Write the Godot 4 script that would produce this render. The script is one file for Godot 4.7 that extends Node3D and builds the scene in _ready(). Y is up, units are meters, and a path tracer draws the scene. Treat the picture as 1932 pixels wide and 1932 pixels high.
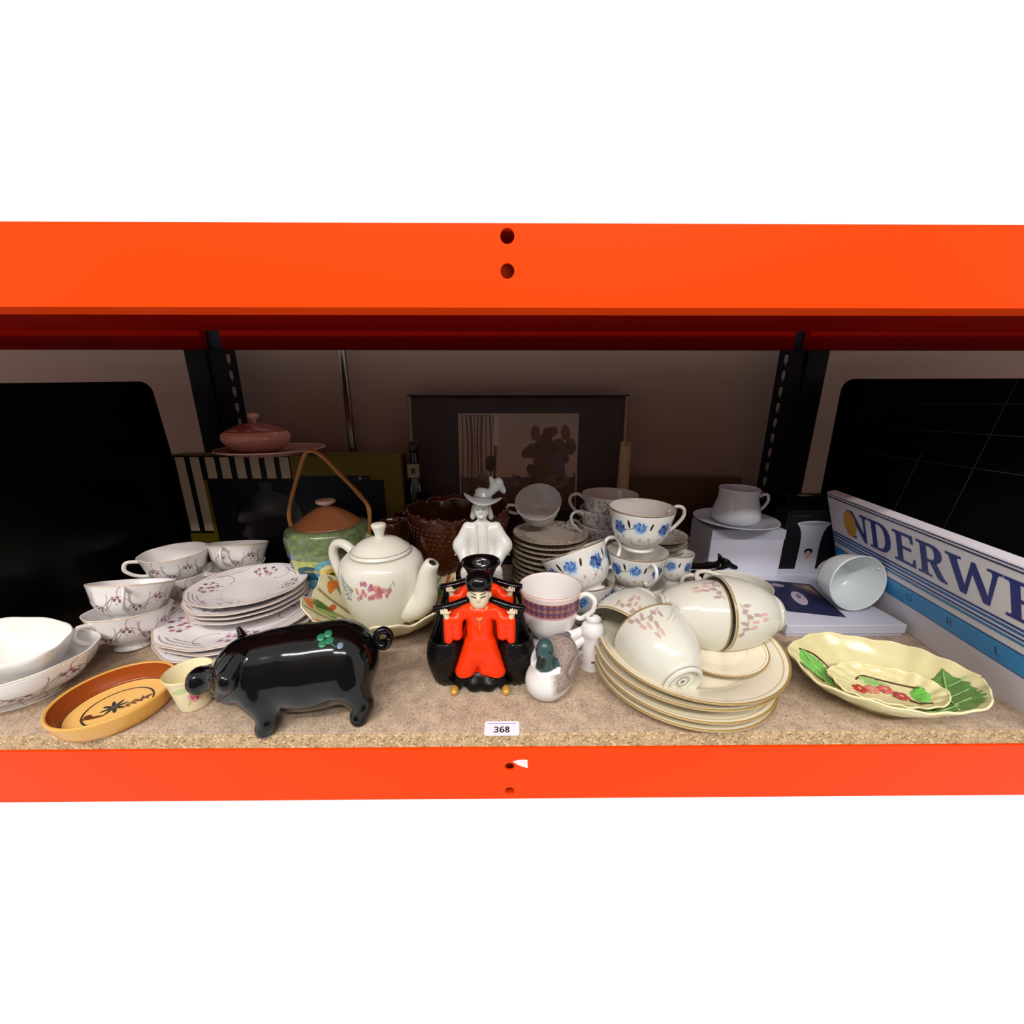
extends Node3D

var taken := {}
var T := {}      # textures
var M := {}      # materials
var rng := RandomNumberGenerator.new()

# ---------------------------------------------------------------- naming
func thing(called: String, label: String, category: String, at := Vector3.ZERO, turn := Vector3.ZERO, group := "") -> Node3D:
	var o := Node3D.new()
	o.name = numbered(called)
	add_child(o)
	o.position = at
	o.rotation_degrees = turn
	describe(o, label, category, group)
	return o

func describe(o: Node, label: String, category: String, group := "") -> void:
	o.set_meta("label", label)
	o.set_meta("category", category)
	if group:
		o.set_meta("group", group)

func numbered(called: String) -> String:
	if not taken.has(called):
		taken[called] = 0
		return called
	taken[called] += 1
	return "%s_%03d" % [called, taken[called]]

func part(parent: Node, called: String, mesh: Mesh, m: Material, at := Vector3.ZERO, turn := Vector3.ZERO) -> MeshInstance3D:
	var o := MeshInstance3D.new()
	o.name = called
	var i := 0
	while parent.has_node(NodePath(String(o.name))):
		i += 1
		o.name = "%s_%03d" % [called, i]
	o.mesh = mesh
	o.material_override = m
	parent.add_child(o, true)
	o.position = at
	o.rotation_degrees = turn
	return o

func dup(src: Node3D, label: String, at: Vector3, turn := Vector3.ZERO) -> Node3D:
	var base := String(src.name)
	var cut := base.rfind("_")
	if cut > 0 and base.substr(cut + 1).is_valid_int():
		base = base.substr(0, cut)
	var r: Node3D = src.duplicate()
	r.name = numbered(base)
	add_child(r)
	r.position = at
	r.rotation_degrees = turn
	r.set_meta("label", label)
	return r

# ---------------------------------------------------------------- materials
func mat(c: Color, rough := 0.5, spec := 0.5, metal := 0.0, tex: Texture2D = null) -> StandardMaterial3D:
	var m := StandardMaterial3D.new()
	m.albedo_color = c
	m.roughness = rough
	m.metallic_specular = spec
	m.metallic = metal
	if tex:
		m.albedo_texture = tex
	return m

func china(tex: Texture2D, tint := Color.WHITE) -> StandardMaterial3D:
	return mat(tint, 0.14, 0.5, 0.0, tex)

# ---------------------------------------------------------------- painting prints
class Pic:
	var im: Image
	var w: int
	var h: int
	func _init(ww: int, hh: int, c: Color) -> void:
		w = ww
		h = hh
		im = Image.create(w, h, false, Image.FORMAT_RGBA8)
		im.fill(c)
	func px(x: int, y: int, c: Color, a: float) -> void:
		if y < 0 or y >= h or a <= 0.0:
			return
		x = posmod(x, w)
		var o := im.get_pixel(x, y)
		im.set_pixel(x, y, o.lerp(c, minf(a, 1.0)))
	func rect(x0: float, y0: float, x1: float, y1: float, c: Color) -> void:
		im.fill_rect(Rect2i(int(x0), int(y0), int(x1 - x0), int(y1 - y0)), c)
	func ell(cx: float, cy: float, rx: float, ry: float, rot: float, c: Color, a := 1.0) -> void:
		var big := maxf(rx, ry) + 1.5
		var cs := cos(rot)
		var sn := sin(rot)
		for y in range(int(cy - big), int(cy + big) + 1):
			for x in range(int(cx - big), int(cx + big) + 1):
				var dx := x + 0.5 - cx
				var dy := y + 0.5 - cy
				var u := (dx * cs + dy * sn) / rx
				var v := (-dx * sn + dy * cs) / ry
				var d := sqrt(u * u + v * v)
				px(x, y, c, a * clampf((1.0 - d) * minf(rx, ry) + 0.5, 0.0, 1.0))
	func dot(cx: float, cy: float, r: float, c: Color, a := 1.0) -> void:
		ell(cx, cy, r, r, 0.0, c, a)
	func line(p: Vector2, q: Vector2, r: float, c: Color, a := 1.0) -> void:
		var lo := p.min(q) - Vector2(r + 1, r + 1)
		var hi := p.max(q) + Vector2(r + 1, r + 1)
		var d := q - p
		var ll := maxf(d.length_squared(), 1e-6)
		for y in range(int(lo.y), int(hi.y) + 1):
			for x in range(int(lo.x), int(hi.x) + 1):
				var e := Vector2(x + 0.5, y + 0.5) - p
				var t := clampf(e.dot(d) / ll, 0.0, 1.0)
				px(x, y, c, a * clampf(r - (e - d * t).length() + 0.5, 0.0, 1.0))
	func curve(pts: Array, r: float, c: Color, a := 1.0) -> void:
		var n := pts.size()
		for i in n - 1:
			var p0: Vector2 = pts[maxi(i - 1, 0)]
			var p1: Vector2 = pts[i]
			var p2: Vector2 = pts[i + 1]
			var p3: Vector2 = pts[mini(i + 2, n - 1)]
			var last := p1
			for k in range(1, 6):
				var q := p1.cubic_interpolate(p2, p0, p3, k / 5.0)
				line(last, q, r, c, a)
				last = q
	func arc(cx: float, cy: float, r: float, a0: float, a1: float, wdt: float, c: Color, al := 1.0) -> void:
		var n := maxi(6, int(absf(a1 - a0) * 10.0))
		for i in n:
			var s := a0 + (a1 - a0) * i / n
			var e := a0 + (a1 - a0) * (i + 1) / n
			line(Vector2(cx + r * cos(s), cy + r * sin(s)), Vector2(cx + r * cos(e), cy + r * sin(e)), wdt, c, al)
	func poly(pts: PackedVector2Array, c: Color) -> void:
		var lo := pts[0]
		var hi := pts[0]
		for p in pts:
			lo = lo.min(p)
			hi = hi.max(p)
		for y in range(int(lo.y), int(hi.y) + 1):
			for x in range(int(lo.x), int(hi.x) + 1):
				if Geometry2D.is_point_in_polygon(Vector2(x + 0.5, y + 0.5), pts):
					px(x, y, c, 1.0)
	func flower(cx: float, cy: float, r: float, c: Color, mid: Color, n := 5) -> void:
		for k in n:
			var an := TAU * k / n + cx
			ell(cx + r * 0.6 * cos(an), cy + r * 0.6 * sin(an), r * 0.55, r * 0.4, an, c, 0.85)
		dot(cx, cy, r * 0.3, mid)
	func bloom(cx: float, cy: float, r: float, cols: Array, sd: int) -> void:
		for k in 22:
			var an := k * 2.4 + sd
			var rr := r * sqrt(k / 22.0)
			ell(cx + rr * 1.25 * cos(an), cy + rr * 0.8 * sin(an), r * 0.36, r * 0.22, an + 1.0, cols[(k + sd) % cols.size()], 0.9)
	func leaf(cx: float, cy: float, ln: float, rot: float, c: Color, a := 1.0) -> void:
		ell(cx, cy, ln, ln * 0.38, rot, c, a)
	func grain(amount: float, scale: float, sd: int) -> void:
		var n := FastNoiseLite.new()
		n.seed = sd
		n.frequency = scale
		for y in h:
			for x in w:
				var o := im.get_pixel(x, y)
				var k := 1.0 + amount * n.get_noise_2d(x, y)
				im.set_pixel(x, y, Color(o.r * k, o.g * k, o.b * k))
	func tex() -> ImageTexture:
		return ImageTexture.create_from_image(im)

func make_textures() -> void:
	var swirl := Color(0.50, 0.42, 0.45)
	var pink := Color(0.72, 0.42, 0.52)
	var mauve := Color(0.45, 0.25, 0.35)
	# pink-sprigged tea set: cup wall (rows 0..127 outside from foot to rim, the rest inside)
	var p := Pic.new(768, 256, Color(0.94, 0.925, 0.92))
	for k in 6:
		var x := k * 128.0
		p.arc(x + 40, 92, 30, 2.6, 6.6, 1.0, swirl, 0.75)
		p.arc(x + 48, 98, 42, 2.9, 6.2, 1.0, swirl, 0.65)
		p.arc(x + 96, 58, 30, 0.3, 3.6, 1.0, swirl, 0.7)
		p.arc(x + 104, 52, 42, 0.6, 3.3, 1.0, swirl, 0.6)
		p.arc(x + 28, 46, 22, -0.4, 2.6, 1.0, swirl, 0.6)
		p.arc(x + 70, 30, 34, 3.4, 6.0, 1.0, swirl, 0.6)
		p.arc(x + 126, 104, 24, 2.0, 4.6, 1.0, swirl, 0.6)
		for q in [Vector2(94, 84), Vector2(103, 92), Vector2(110, 80), Vector2(34, 50), Vector2(24, 58), Vector2(44, 60)]:
			p.flower(x + q.x, q.y, 5.0, pink if int(q.x) % 2 else mauve, mauve)
		for q in [Vector2(86, 92), Vector2(118, 88), Vector2(54, 52), Vector2(100, 72), Vector2(16, 66)]:
			p.leaf(x + q.x, q.y, 5.0, q.x, Color(0.52, 0.5, 0.47), 0.8)
	p.rect(0, 124, 768, 128, Color(0.80, 0.72, 0.62))
	p.rect(0, 1, 768, 3, Color(0.80, 0.72, 0.62))
	T.swirl_wall = p.tex()
	# the same set: plate from above
	p = Pic.new(512, 512, Color(0.93, 0.915, 0.92))
	for k in 4:
		var a0 := k * TAU / 4 + 0.5
		for j in 3:
			p.arc(256, 256, 236 - j * 15, a0 + 0.1 * j, a0 + 0.95 - 0.1 * j, 2.0, swirl, 0.7)
		p.arc(256 + 175 * cos(a0 + 0.2), 256 + 175 * sin(a0 + 0.2), 40, a0, a0 + 3.6, 1.6, swirl, 0.7)
		for j in 9:
			var an := a0 + 1.0 + 0.065 * j
			var rr := 185.0 + 26.0 * sin(j * 2.4)
			p.flower(256 + rr * cos(an), 256 + rr * sin(an), 9, pink if j % 3 else mauve, mauve)
			p.leaf(256 + (rr - 18) * cos(an + .03), 256 + (rr - 18) * sin(an + .03), 8, an * 3, Color(0.55, 0.5, 0.5), 0.8)
	p.arc(256, 256, 252, 0, TAU, 3.0, Color(0.78, 0.68, 0.6))
	p.arc(256, 256, 118, 0, TAU, 1.5, Color(0.85, 0.82, 0.83))
	T.swirl_plate = p.tex()
	# blue flower cups
	var blue := Color(0.24, 0.37, 0.62)
	var navy := Color(0.14, 0.18, 0.40)
	p = Pic.new(768, 256, Color(0.90, 0.89, 0.87))
	for k in 4:
		var x := k * 192.0
		p.ell(x + 48, 84, 36, 27, 0, Color(0.78, 0.85, 0.91), 0.6)
		p.ell(x + 136, 92, 32, 24, 0, Color(0.76, 0.84, 0.91), 0.6)
		p.bloom(x + 48, 84, 21, [blue, navy, Color(0.30, 0.50, 0.76), blue], k)
		p.bloom(x + 136, 92, 18, [Color(0.36, 0.56, 0.80), blue, Color(0.48, 0.66, 0.86)], k + 3)
		p.leaf(x + 92, 100, 12, 1.9, Color(0.14, 0.14, 0.10))
		p.leaf(x + 178, 96, 11, 1.2, Color(0.20, 0.18, 0.13))
		p.curve([Vector2(x + 66, 80), Vector2(x + 92, 84), Vector2(x + 116, 92)], 1.2, Color(0.4, 0.4, 0.35), 0.7)
		for j in 12:
			p.leaf(x + 20 + j * 15, 44 + 12 * sin(j * 1.7), 7, j * 1.3, Color(0.78, 0.73, 0.69), 0.7)
		for j in 5:
			p.flower(x + 30 + j * 36, 52 + 8 * sin(j * 2.2), 6, Color(0.78, 0.68, 0.70), Color(0.66, 0.56, 0.56))
	p.rect(0, 125, 768, 128, Color(0.35, 0.33, 0.33))
	T.blue_wall = p.tex()
	p = Pic.new(768, 256, Color(0.78, 0.78, 0.78))
	for k in 90:
		var x := rng.randf() * 768
		var y := 14 + rng.randf() * 108
		p.arc(x, y, 6 + rng.randf() * 8, rng.randf() * 6, rng.randf() * 6 + 3, 1.3, Color(0.42, 0.42, 0.40), 0.7)
		p.flower(rng.randf() * 768, 14 + rng.randf() * 108, 5, Color(0.55, 0.52, 0.5), Color(0.4, 0.38, 0.36))
	T.grey_wall = p.tex()
	p = Pic.new(512, 512, Color(0.84, 0.80, 0.74))
	for k in 60:
		var an := TAU * k / 60
		var rr := 200.0 + 24 * sin(k * 2.3)
		p.arc(256 + rr * cos(an), 256 + rr * sin(an), 16, an, an + 4.0, 2.0, Color(0.52, 0.46, 0.42), 0.75)
		p.flower(256 + rr * cos(an + 0.05), 256 + rr * sin(an + 0.05), 9, Color(0.6, 0.52, 0.5), Color(0.45, 0.38, 0.36))
	p.arc(256, 256, 251, 0, TAU, 4.0, Color(0.42, 0.34, 0.24))
	T.grey_plate = p.tex()
	# cream dinner set
	var sprig := Color(0.66, 0.55, 0.54)
	p = Pic.new(768, 256, Color(0.83, 0.82, 0.775))
	for k in 2:
		var x := 192.0 + k * 384.0
		p.curve([Vector2(x - 60, 120), Vector2(x - 10, 104), Vector2(x + 44, 118)], 1.2, Color(0.6, 0.55, 0.45), 0.7)
		p.curve([Vector2(x, 108), Vector2(x + 6, 84), Vector2(x - 4, 62)], 1.0, Color(0.6, 0.55, 0.45), 0.6)
		for q in [Vector2(-52, 116), Vector2(-34, 108), Vector2(-16, 112), Vector2(4, 100), Vector2(20, 110), Vector2(38, 104), Vector2(10, 84), Vector2(-12, 88), Vector2(-6, 66), Vector2(12, 68), Vector2(-30, 92)]:
			p.ell(x + q.x, q.y, 9, 5.5, q.x * 0.13, sprig if int(q.x) % 3 else Color(0.78, 0.62, 0.58), 0.8)
	p.rect(0, 124, 768, 128, Color(0.62, 0.52, 0.34))
	p.rect(0, 5, 768, 7, Color(0.62, 0.58, 0.5))
	T.cream_wall = p.tex()
	p = Pic.new(512, 512, Color(0.91, 0.875, 0.79))
	p.arc(256, 256, 253, 0, TAU, 2.5, Color(0.62, 0.50, 0.30))
	p.arc(256, 256, 240, 0, TAU, 1.2, Color(0.72, 0.62, 0.42))
	p.arc(256, 256, 160, 0, TAU, 1.2, Color(0.80, 0.74, 0.62))
	T.cream_plate = p.tex()
	p = Pic.new(256, 256, Color(0.88, 0.88, 0.84))
	p.arc(128, 128, 110, 0, TAU, 3, Color(0.6, 0.62, 0.6))
	p.arc(128, 128, 60, 0, TAU, 2.5, Color(0.4, 0.43, 0.42))
	p.arc(128, 128, 46, 0, TAU, 3, Color(0.5, 0.52, 0.52))
	for k in 12:
		p.line(Vector2(128 + 50 * cos(k * .52), 128 + 50 * sin(k * .52)), Vector2(128 + 58 * cos(k * .52), 128 + 58 * sin(k * .52)), 3, Color(0.35, 0.38, 0.38))
	p.flower(128, 128, 22, Color(0.4, 0.42, 0.42), Color(0.25, 0.27, 0.27))
	T.backstamp = p.tex()
	# teapot wall: v 0 foot .. 1 shoulder
	p = Pic.new(768, 256, Color(0.89, 0.88, 0.83))
	for k in 2:
		var x := 192.0 + 384.0 * k
		for j in 44:
			var u := rng.randf()
			var q := Vector2(x - 28 + u * 98, 150 + (rng.randf() - 0.5) * 34 * (1.1 - 0.75 * u) - 6 * u)
			p.flower(q.x, q.y, 4.6, [Color(0.82, 0.50, 0.54), Color(0.68, 0.40, 0.56), Color(0.86, 0.60, 0.52), Color(0.74, 0.36, 0.44)][j % 4], Color(0.74, 0.6, 0.46))
		for j in 6:
			p.curve([Vector2(x - 34, 148), Vector2(x - 52 - j * 5, 130 + j * 7), Vector2(x - 66 - 4 * j, 126 + 9 * j)], 1.2, Color(0.55, 0.58, 0.52), 0.8)
			p.leaf(x - 50 - 6 * j, 128 + 7 * j, 7, j * 1.1, Color(0.52, 0.54, 0.58), 0.7)
		for j in 3:
			p.leaf(x + 60 + 9 * j, 148 + 5 * j, 6, j, Color(0.6, 0.62, 0.5), 0.6)
	T.tea_wall = p.tex()
	# biscuit barrel: a painted landscape; row 0 = foot
	p = Pic.new(768, 256, Color(0.85, 0.80, 0.45))
	p.rect(0, 196, 768, 256, Color(0.42, 0.48, 0.34))
	p.rect(0, 178, 768, 200, Color(0.50, 0.56, 0.42))
	p.rect(0, 150, 768, 178, Color(0.72, 0.76, 0.42))
	p.rect(0, 118, 768, 150, Color(0.86, 0.86, 0.45))
	p.rect(0, 70, 768, 118, Color(0.35, 0.55, 0.60))
	p.rect(0, 0, 768, 70, Color(0.80, 0.78, 0.66))
	for k in 3:
		var x := k * 256.0
		p.ell(x + 60, 132, 50, 26, 0, Color(0.12, 0.32, 0.38))
		p.dot(x + 118, 140, 42, Color(0.45, 0.68, 0.75))
		p.dot(x + 122, 134, 30, Color(0.88, 0.84, 0.62))
		p.dot(x + 128, 128, 19, Color(0.62, 0.58, 0.14))
		p.dot(x + 128, 126, 7, Color(0.25, 0.22, 0.05))
		p.ell(x + 164, 122, 16, 30, 0.3, Color(0.72, 0.25, 0.22))
		p.poly(PackedVector2Array([Vector2(x + 180, 120), Vector2(x + 240, 120), Vector2(x + 222, 165), Vector2(x + 206, 214), Vector2(x + 196, 170)]), Color(0.10, 0.18, 0.28))
		p.ell(x + 215, 178, 50, 9, 0, Color(0.42, 0.52, 0.80))
		p.ell(x + 100, 140, 60, 6, 0, Color(0.90, 0.72, 0.40), 0.6)
		for j in 9:
			p.ell(x + j * 28, 214 + 12 * sin(j * 2.0), 24, 6, 0.2, Color(0.48, 0.58, 0.34), 0.6)
	p.grain(0.18, 0.05, 5)
	var wall: Image = p.im.duplicate()
	wall.resize(768, 158)
	p.im.blit_rect(wall, Rect2i(0, 0, 768, 158), Vector2i(0, 64))
	p.rect(0, 0, 768, 64, Color(0.72, 0.68, 0.55))
	T.barrel = p.tex()
	# tartan cup
	p = Pic.new(768, 256, Color(0.93, 0.91, 0.90))
	p.rect(0, 88, 768, 116, Color(0.55, 0.30, 0.32))
	for k in 32:
		var x := k * 24.0
		p.rect(x, 88, x + 6, 116, Color(0.34, 0.26, 0.40))
		p.rect(x + 13, 88, x + 15, 116, Color(0.75, 0.55, 0.45))
	p.rect(0, 94, 768, 97, Color(0.35, 0.28, 0.42))
	p.rect(0, 107, 768, 110, Color(0.35, 0.28, 0.42))
	p.rect(0, 101, 768, 102, Color(0.75, 0.6, 0.5))
	p.rect(0, 84, 768, 88, Color(0.80, 0.58, 0.60))
	p.rect(0, 116, 768, 128, Color(0.88, 0.80, 0.78))
	p.dot(462, 102, 20, Color(0.72, 0.52, 0.24))
	p.dot(462, 102, 12, Color(0.50, 0.34, 0.14))
	p.flower(462, 102, 9, Color(0.82, 0.66, 0.36), Color(0.45, 0.3, 0.12), 6)
	for k in 5:   # thistle sprig inside the cup
		p.leaf(40 + 8 * cos(k * 1.2), 165 + 8 * sin(k * 1.2), 10, k * 1.2, Color(0.52, 0.40, 0.38))
	T.tartan = p.tex()
	# little mug
	p = Pic.new(768, 256, Color(0.93, 0.89, 0.74))
	for k in 3:
		var x := 190.0 + 256 * k
		p.ell(x - 40, 92, 60, 10, 0.1, Color(0.74, 0.82, 0.58), 0.8)
		p.ell(x + 30, 60, 44, 22, 0, Color(0.90, 0.68, 0.66), 0.9)
		p.dot(x + 16, 62, 14, Color(0.80, 0.42, 0.46))
		p.dot(x + 42, 56, 12, Color(0.70, 0.32, 0.38))
		p.leaf(x - 10, 40, 16, 0.6, Color(0.70, 0.74, 0.5), 0.7)
		p.leaf(x + 62, 42, 14, 2.4, Color(0.80, 0.78, 0.45), 0.7)
	p.grain(0.15, 0.2, 3)
	T.mug = p.tex()
	# slipware dish from above
	p = Pic.new(512, 512, Color(0.93, 0.74, 0.42))
	p.arc(256, 256, 240, 0, TAU, 17, Color(0.60, 0.28, 0.09))
	p.arc(256, 256, 222, 0, TAU, 2.5, Color(0.30, 0.16, 0.08))
	p.arc(256, 256, 148, 0, TAU, 4.5, Color(0.16, 0.12, 0.09))
	for k in 8:
		p.ell(236 + 30 * cos(k * 0.785 + 0.2), 262 + 30 * sin(k * 0.785 + 0.2), 30, 9, k * 0.785 + 0.2, Color(0.20, 0.20, 0.18))
	p.dot(236, 262, 19, Color(0.30, 0.30, 0.28))
	for k in 4:
		p.ell(306 + 18 * k, 236 - 12 * k, 22, 7, -0.7 + k, Color(0.42, 0.24, 0.08))
		p.ell(300 + 22 * k, 262 - 16 * k, 18, 6, 0.6, Color(0.42, 0.24, 0.08))
	p.curve([Vector2(280, 270), Vector2(330, 240), Vector2(390, 186)], 4.5, Color(0.42, 0.24, 0.08))
	p.ell(176, 330, 52, 12, -0.15, Color(0.38, 0.20, 0.06))
	p.ell(150, 318, 20, 15, 0.5, Color(0.38, 0.20, 0.06))
	T.slip = p.tex()
	# leaf-moulded bowl from above
	p = Pic.new(512, 512, Color(0.80, 0.77, 0.62))
	for k in 22:
		var an := TAU * k / 22
		p.line(Vector2(256 + 90 * cos(an), 256 + 90 * sin(an)), Vector2(256 + 245 * cos(an + .08), 256 + 245 * sin(an + .08)), 6, Color(0.52, 0.47, 0.33), 0.85)
	for q in [Vector3(2.9, 205, 1), Vector3(2.3, 185, 1), Vector3(0.0, 210, 1), Vector3(0.5, 190, 1), Vector3(1.6, 180, 1), Vector3(3.6, 205, 1), Vector3(4.4, 200, 1), Vector3(5.1, 205, 1), Vector3(5.8, 205, 1)]:
		var cx: float = 256 + q.y * cos(q.x)
		var cy: float = 256 + q.y * sin(q.x)
		p.ell(cx, cy, 46, 22, q.x + 0.6, Color(0.34, 0.46, 0.22))
		p.ell(cx + 18, cy + 12, 34, 13, q.x - 0.4, Color(0.55, 0.64, 0.36))
		p.ell(cx - 30, cy + 22, 34, 11, q.x + 1.2, Color(0.78, 0.46, 0.20))
		p.ell(cx + 8, cy - 30, 22, 9, q.x + 2.0, Color(0.70, 0.33, 0.18))
	T.leafbowl = p.tex()
	# striped carton
	p = Pic.new(512, 312, Color(0.36, 0.31, 0.06))
	p.rect(0, 0, 262, 60, Color(0.05, 0.045, 0.05))
	p.rect(0, 0, 56, 196, Color(0.05, 0.045, 0.05))
	for k in 8:
		var x := 4.0 + 33.5 * k
		p.rect(x, 4, x + 21, 190 if k < 2 else 56, Color(0.62, 0.57, 0.50))
	p.rect(66, 60, 470, 312, Color(0.035, 0.045, 0.06))
	p.rect(270, 50, 440, 300, Color(0.05, 0.09, 0.12))
	p.ell(330, 120, 80, 24, 0.1, Color(0.06, 0.11, 0.16))
	p.dot(416, 56, 4, Color(0.5, 0.55, 0.6))
	p.rect(8, 250, 40, 300, Color(0.45, 0.40, 0.2))
	T.carton = p.tex()
	# framed print
	p = Pic.new(512, 384, Color(0.62, 0.53, 0.48))
	for y in 384:
		var t := y / 384.0
		p.rect(0, y, 512, y + 1, Color(0.60, 0.54, 0.50).lerp(Color(0.66, 0.52, 0.44), t))
	for k in 9:
		var x := 14.0 + k * 17.0
		p.curve([Vector2(x, 0), Vector2(x + 6 * sin(k), 120), Vector2(x - 4, 330)], 2.5 + (k % 3) * 1.6, Color(0.30, 0.20, 0.15), 0.8)
	p.rect(150, 0, 170, 120, Color(0.68, 0.62, 0.60))
	p.ell(135, 190, 24, 32, 0, Color(0.16, 0.08, 0.06))
	for k in 60:
		p.ell(375 + rng.randfn() * 40, 165 + rng.randfn() * 42, 30, 20, rng.randf() * 3, Color(0.22, 0.11, 0.07).lerp(Color(0.33, 0.18, 0.11), rng.randf()), 0.8)
	p.line(Vector2(430, 170), Vector2(460, 384), 26, Color(0.30, 0.25, 0.27))
	p.rect(0, 246, 512, 384, Color(0.28, 0.19, 0.14))
	for k in 120:
		p.ell(rng.randf() * 512, 236 + rng.randf() * 148, 16, 9, rng.randf() * 3, Color(0.18, 0.11, 0.08).lerp(Color(0.48, 0.36, 0.25), rng.randf()), 0.7)
	T.print = p.tex()
	# carton with a vase on it
	p = Pic.new(256, 342, Color(0.09, 0.09, 0.105))
	p.rect(0, 300, 256, 342, Color(0.74, 0.75, 0.80))
	var vase := PackedVector2Array()
	for s in [-1, 1]:
		for k in 13:
			var t: float = k / 12.0 if s < 0 else 1.0 - k / 12.0
			var hw := 46.0 + 40.0 * exp(-t * 7.0) + 8.0 * t
			vase.append(Vector2(140 + s * hw, 62 + t * 248))
	p.poly(vase, Color(0.74, 0.76, 0.80))
	p.ell(140, 62, 86, 14, 0, Color(0.80, 0.82, 0.86))
	p.ell(140, 64, 74, 8, 0, Color(0.62, 0.65, 0.70))
	p.ell(140, 224, 17, 25, 0, Color(0.80, 0.64, 0.55))
	p.ell(140, 206, 22, 15, 0, Color(0.10, 0.08, 0.08))
	p.ell(140, 213, 13, 9, 0, Color(0.80, 0.64, 0.55))
	p.ell(134, 222, 3, 1.5, 0, Color(0.2, 0.12, 0.1))
	p.ell(146, 222, 3, 1.5, 0, Color(0.2, 0.12, 0.1))
	p.ell(140, 236, 5, 1.6, 0, Color(0.6, 0.3, 0.28))
	p.rect(20, 20, 120, 26, Color(0.2, 0.2, 0.22))
	T.vase_print = p.tex()
	# navy leaflet
	p = Pic.new(256, 384, Color(0.15, 0.16, 0.30))
	p.ell(120, 210, 34, 84, 0.15, Color(0.72, 0.68, 0.74))
	p.ell(124, 190, 12, 30, 0.3, Color(0.50, 0.44, 0.52))
	p.ell(70, 60, 34, 22, 0, Color(0.60, 0.56, 0.62))
	p.poly(PackedVector2Array([Vector2(150, 20), Vector2(250, 6), Vector2(250, 190), Vector2(215, 150)]), Color(0.40, 0.32, 0.30))
	p.poly(PackedVector2Array([Vector2(190, 40), Vector2(240, 30), Vector2(240, 130)]), Color(0.66, 0.56, 0.50))
	T.leaflet = p.tex()
	# chipboard
	for v in 2:
		p = Pic.new(512, 512, Color(0.71, 0.63, 0.55) if v == 0 else Color(0.74, 0.63, 0.49))
		p.grain(0.16, 0.012, 11 + v)
		p.grain(0.20, 0.11, 21 + v)
		for k in (2600 if v == 0 else 1500):
			var b := rng.randf()
			var c := Color(0.82, 0.71, 0.58) if b > 0.55 else Color(0.54, 0.41, 0.31) if b > 0.2 else Color(0.42, 0.29, 0.20)
			if v == 1:
				c = Color(0.90, 0.81, 0.67) if b > 0.5 else Color(0.60, 0.48, 0.36) if b > 0.15 else Color(0.42, 0.31, 0.22)
			var s := 1.0 if v == 0 else 2.0
			p.ell(rng.randf() * 512, rng.randf() * 512, (1.5 + rng.randf() * 4.0) * s, (0.8 + rng.randf() * 1.4) * s, rng.randf() * 3.2, c, 0.45 if v == 0 else 0.7)
		T["chip" if v == 0 else "chip_edge"] = p.tex()
	# painted wall, slightly mottled
	p = Pic.new(256, 256, Color(1, 1, 1))
	p.grain(0.08, 0.02, 31)
	T.mottle = p.tex()

# ---------------------------------------------------------------- meshes
func tri(st: SurfaceTool, a: Vector3, b: Vector3, c: Vector3, ua := Vector2.ZERO, ub := Vector2.ZERO, uc := Vector2.ZERO) -> void:
	# given counter-clockwise; Godot's front faces run clockwise
	st.set_uv(ua)
	st.add_vertex(a)
	st.set_uv(uc)
	st.add_vertex(c)
	st.set_uv(ub)
	st.add_vertex(b)

func grid(rows: Array, uvs: Array) -> ArrayMesh:
	# rows of Vector3: (d row) x (d column) is the outward side
	var st := SurfaceTool.new()
	st.begin(Mesh.PRIMITIVE_TRIANGLES)
	for i in rows.size() - 1:
		var r0: PackedVector3Array = rows[i]
		var r1: PackedVector3Array = rows[i + 1]
		var u0: PackedVector2Array = uvs[i]
		var u1: PackedVector2Array = uvs[i + 1]
		for j in r0.size() - 1:
			if not (r1[j].is_equal_approx(r1[j + 1])):
				tri(st, r0[j], r1[j], r1[j + 1], u0[j], u1[j], u1[j + 1])
			if not (r0[j].is_equal_approx(r0[j + 1])):
				tri(st, r0[j], r1[j + 1], r0[j + 1], u0[j], u1[j + 1], u0[j + 1])
	st.generate_normals()
	return st.commit()

func lathe(pts: Array, seg := 48, vs: Array = [], top := false, warp = null) -> ArrayMesh:
	# pts: Vector2(r, y) from the middle of the underside, out and up, over the rim, down the inside
	var n := pts.size()
	var rmax := 0.0
	var acc := [0.0]
	for i in n:
		rmax = maxf(rmax, pts[i].x)
		if i:
			acc.append(acc[i - 1] + pts[i].distance_to(pts[i - 1]))
	var rows := []
	var uvs := []
	for i in n:
		var row := PackedVector3Array()
		var uv := PackedVector2Array()
		for j in seg + 1:
			var a := TAU * (j % seg) / seg
			var p := Vector3(pts[i].x * cos(a), pts[i].y, pts[i].x * sin(a))
			if warp != null:
				p = warp.call(p, a, i)
			row.append(p)
			if top:
				uv.append(Vector2(0.5 + 0.5 * pts[i].x / rmax * cos(a), 0.5 + 0.5 * pts[i].x / rmax * sin(a)))
			else:
				uv.append(Vector2(1.0 - float(j) / seg, vs[i] if vs.size() else acc[i] / acc[n - 1]))
		rows.append(row)
		uvs.append(uv)
	return grid(rows, uvs)

func smooth(pts: Array, per := 4) -> Array:
	var out := []
	var n := pts.size()
	for i in n - 1:
		var p0 = pts[maxi(i - 1, 0)]
		var p3 = pts[mini(i + 2, n - 1)]
		for k in per:
			out.append(pts[i].cubic_interpolate(pts[i + 1], p0, p3, float(k) / per))
	out.append(pts[n - 1])
	return out

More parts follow.
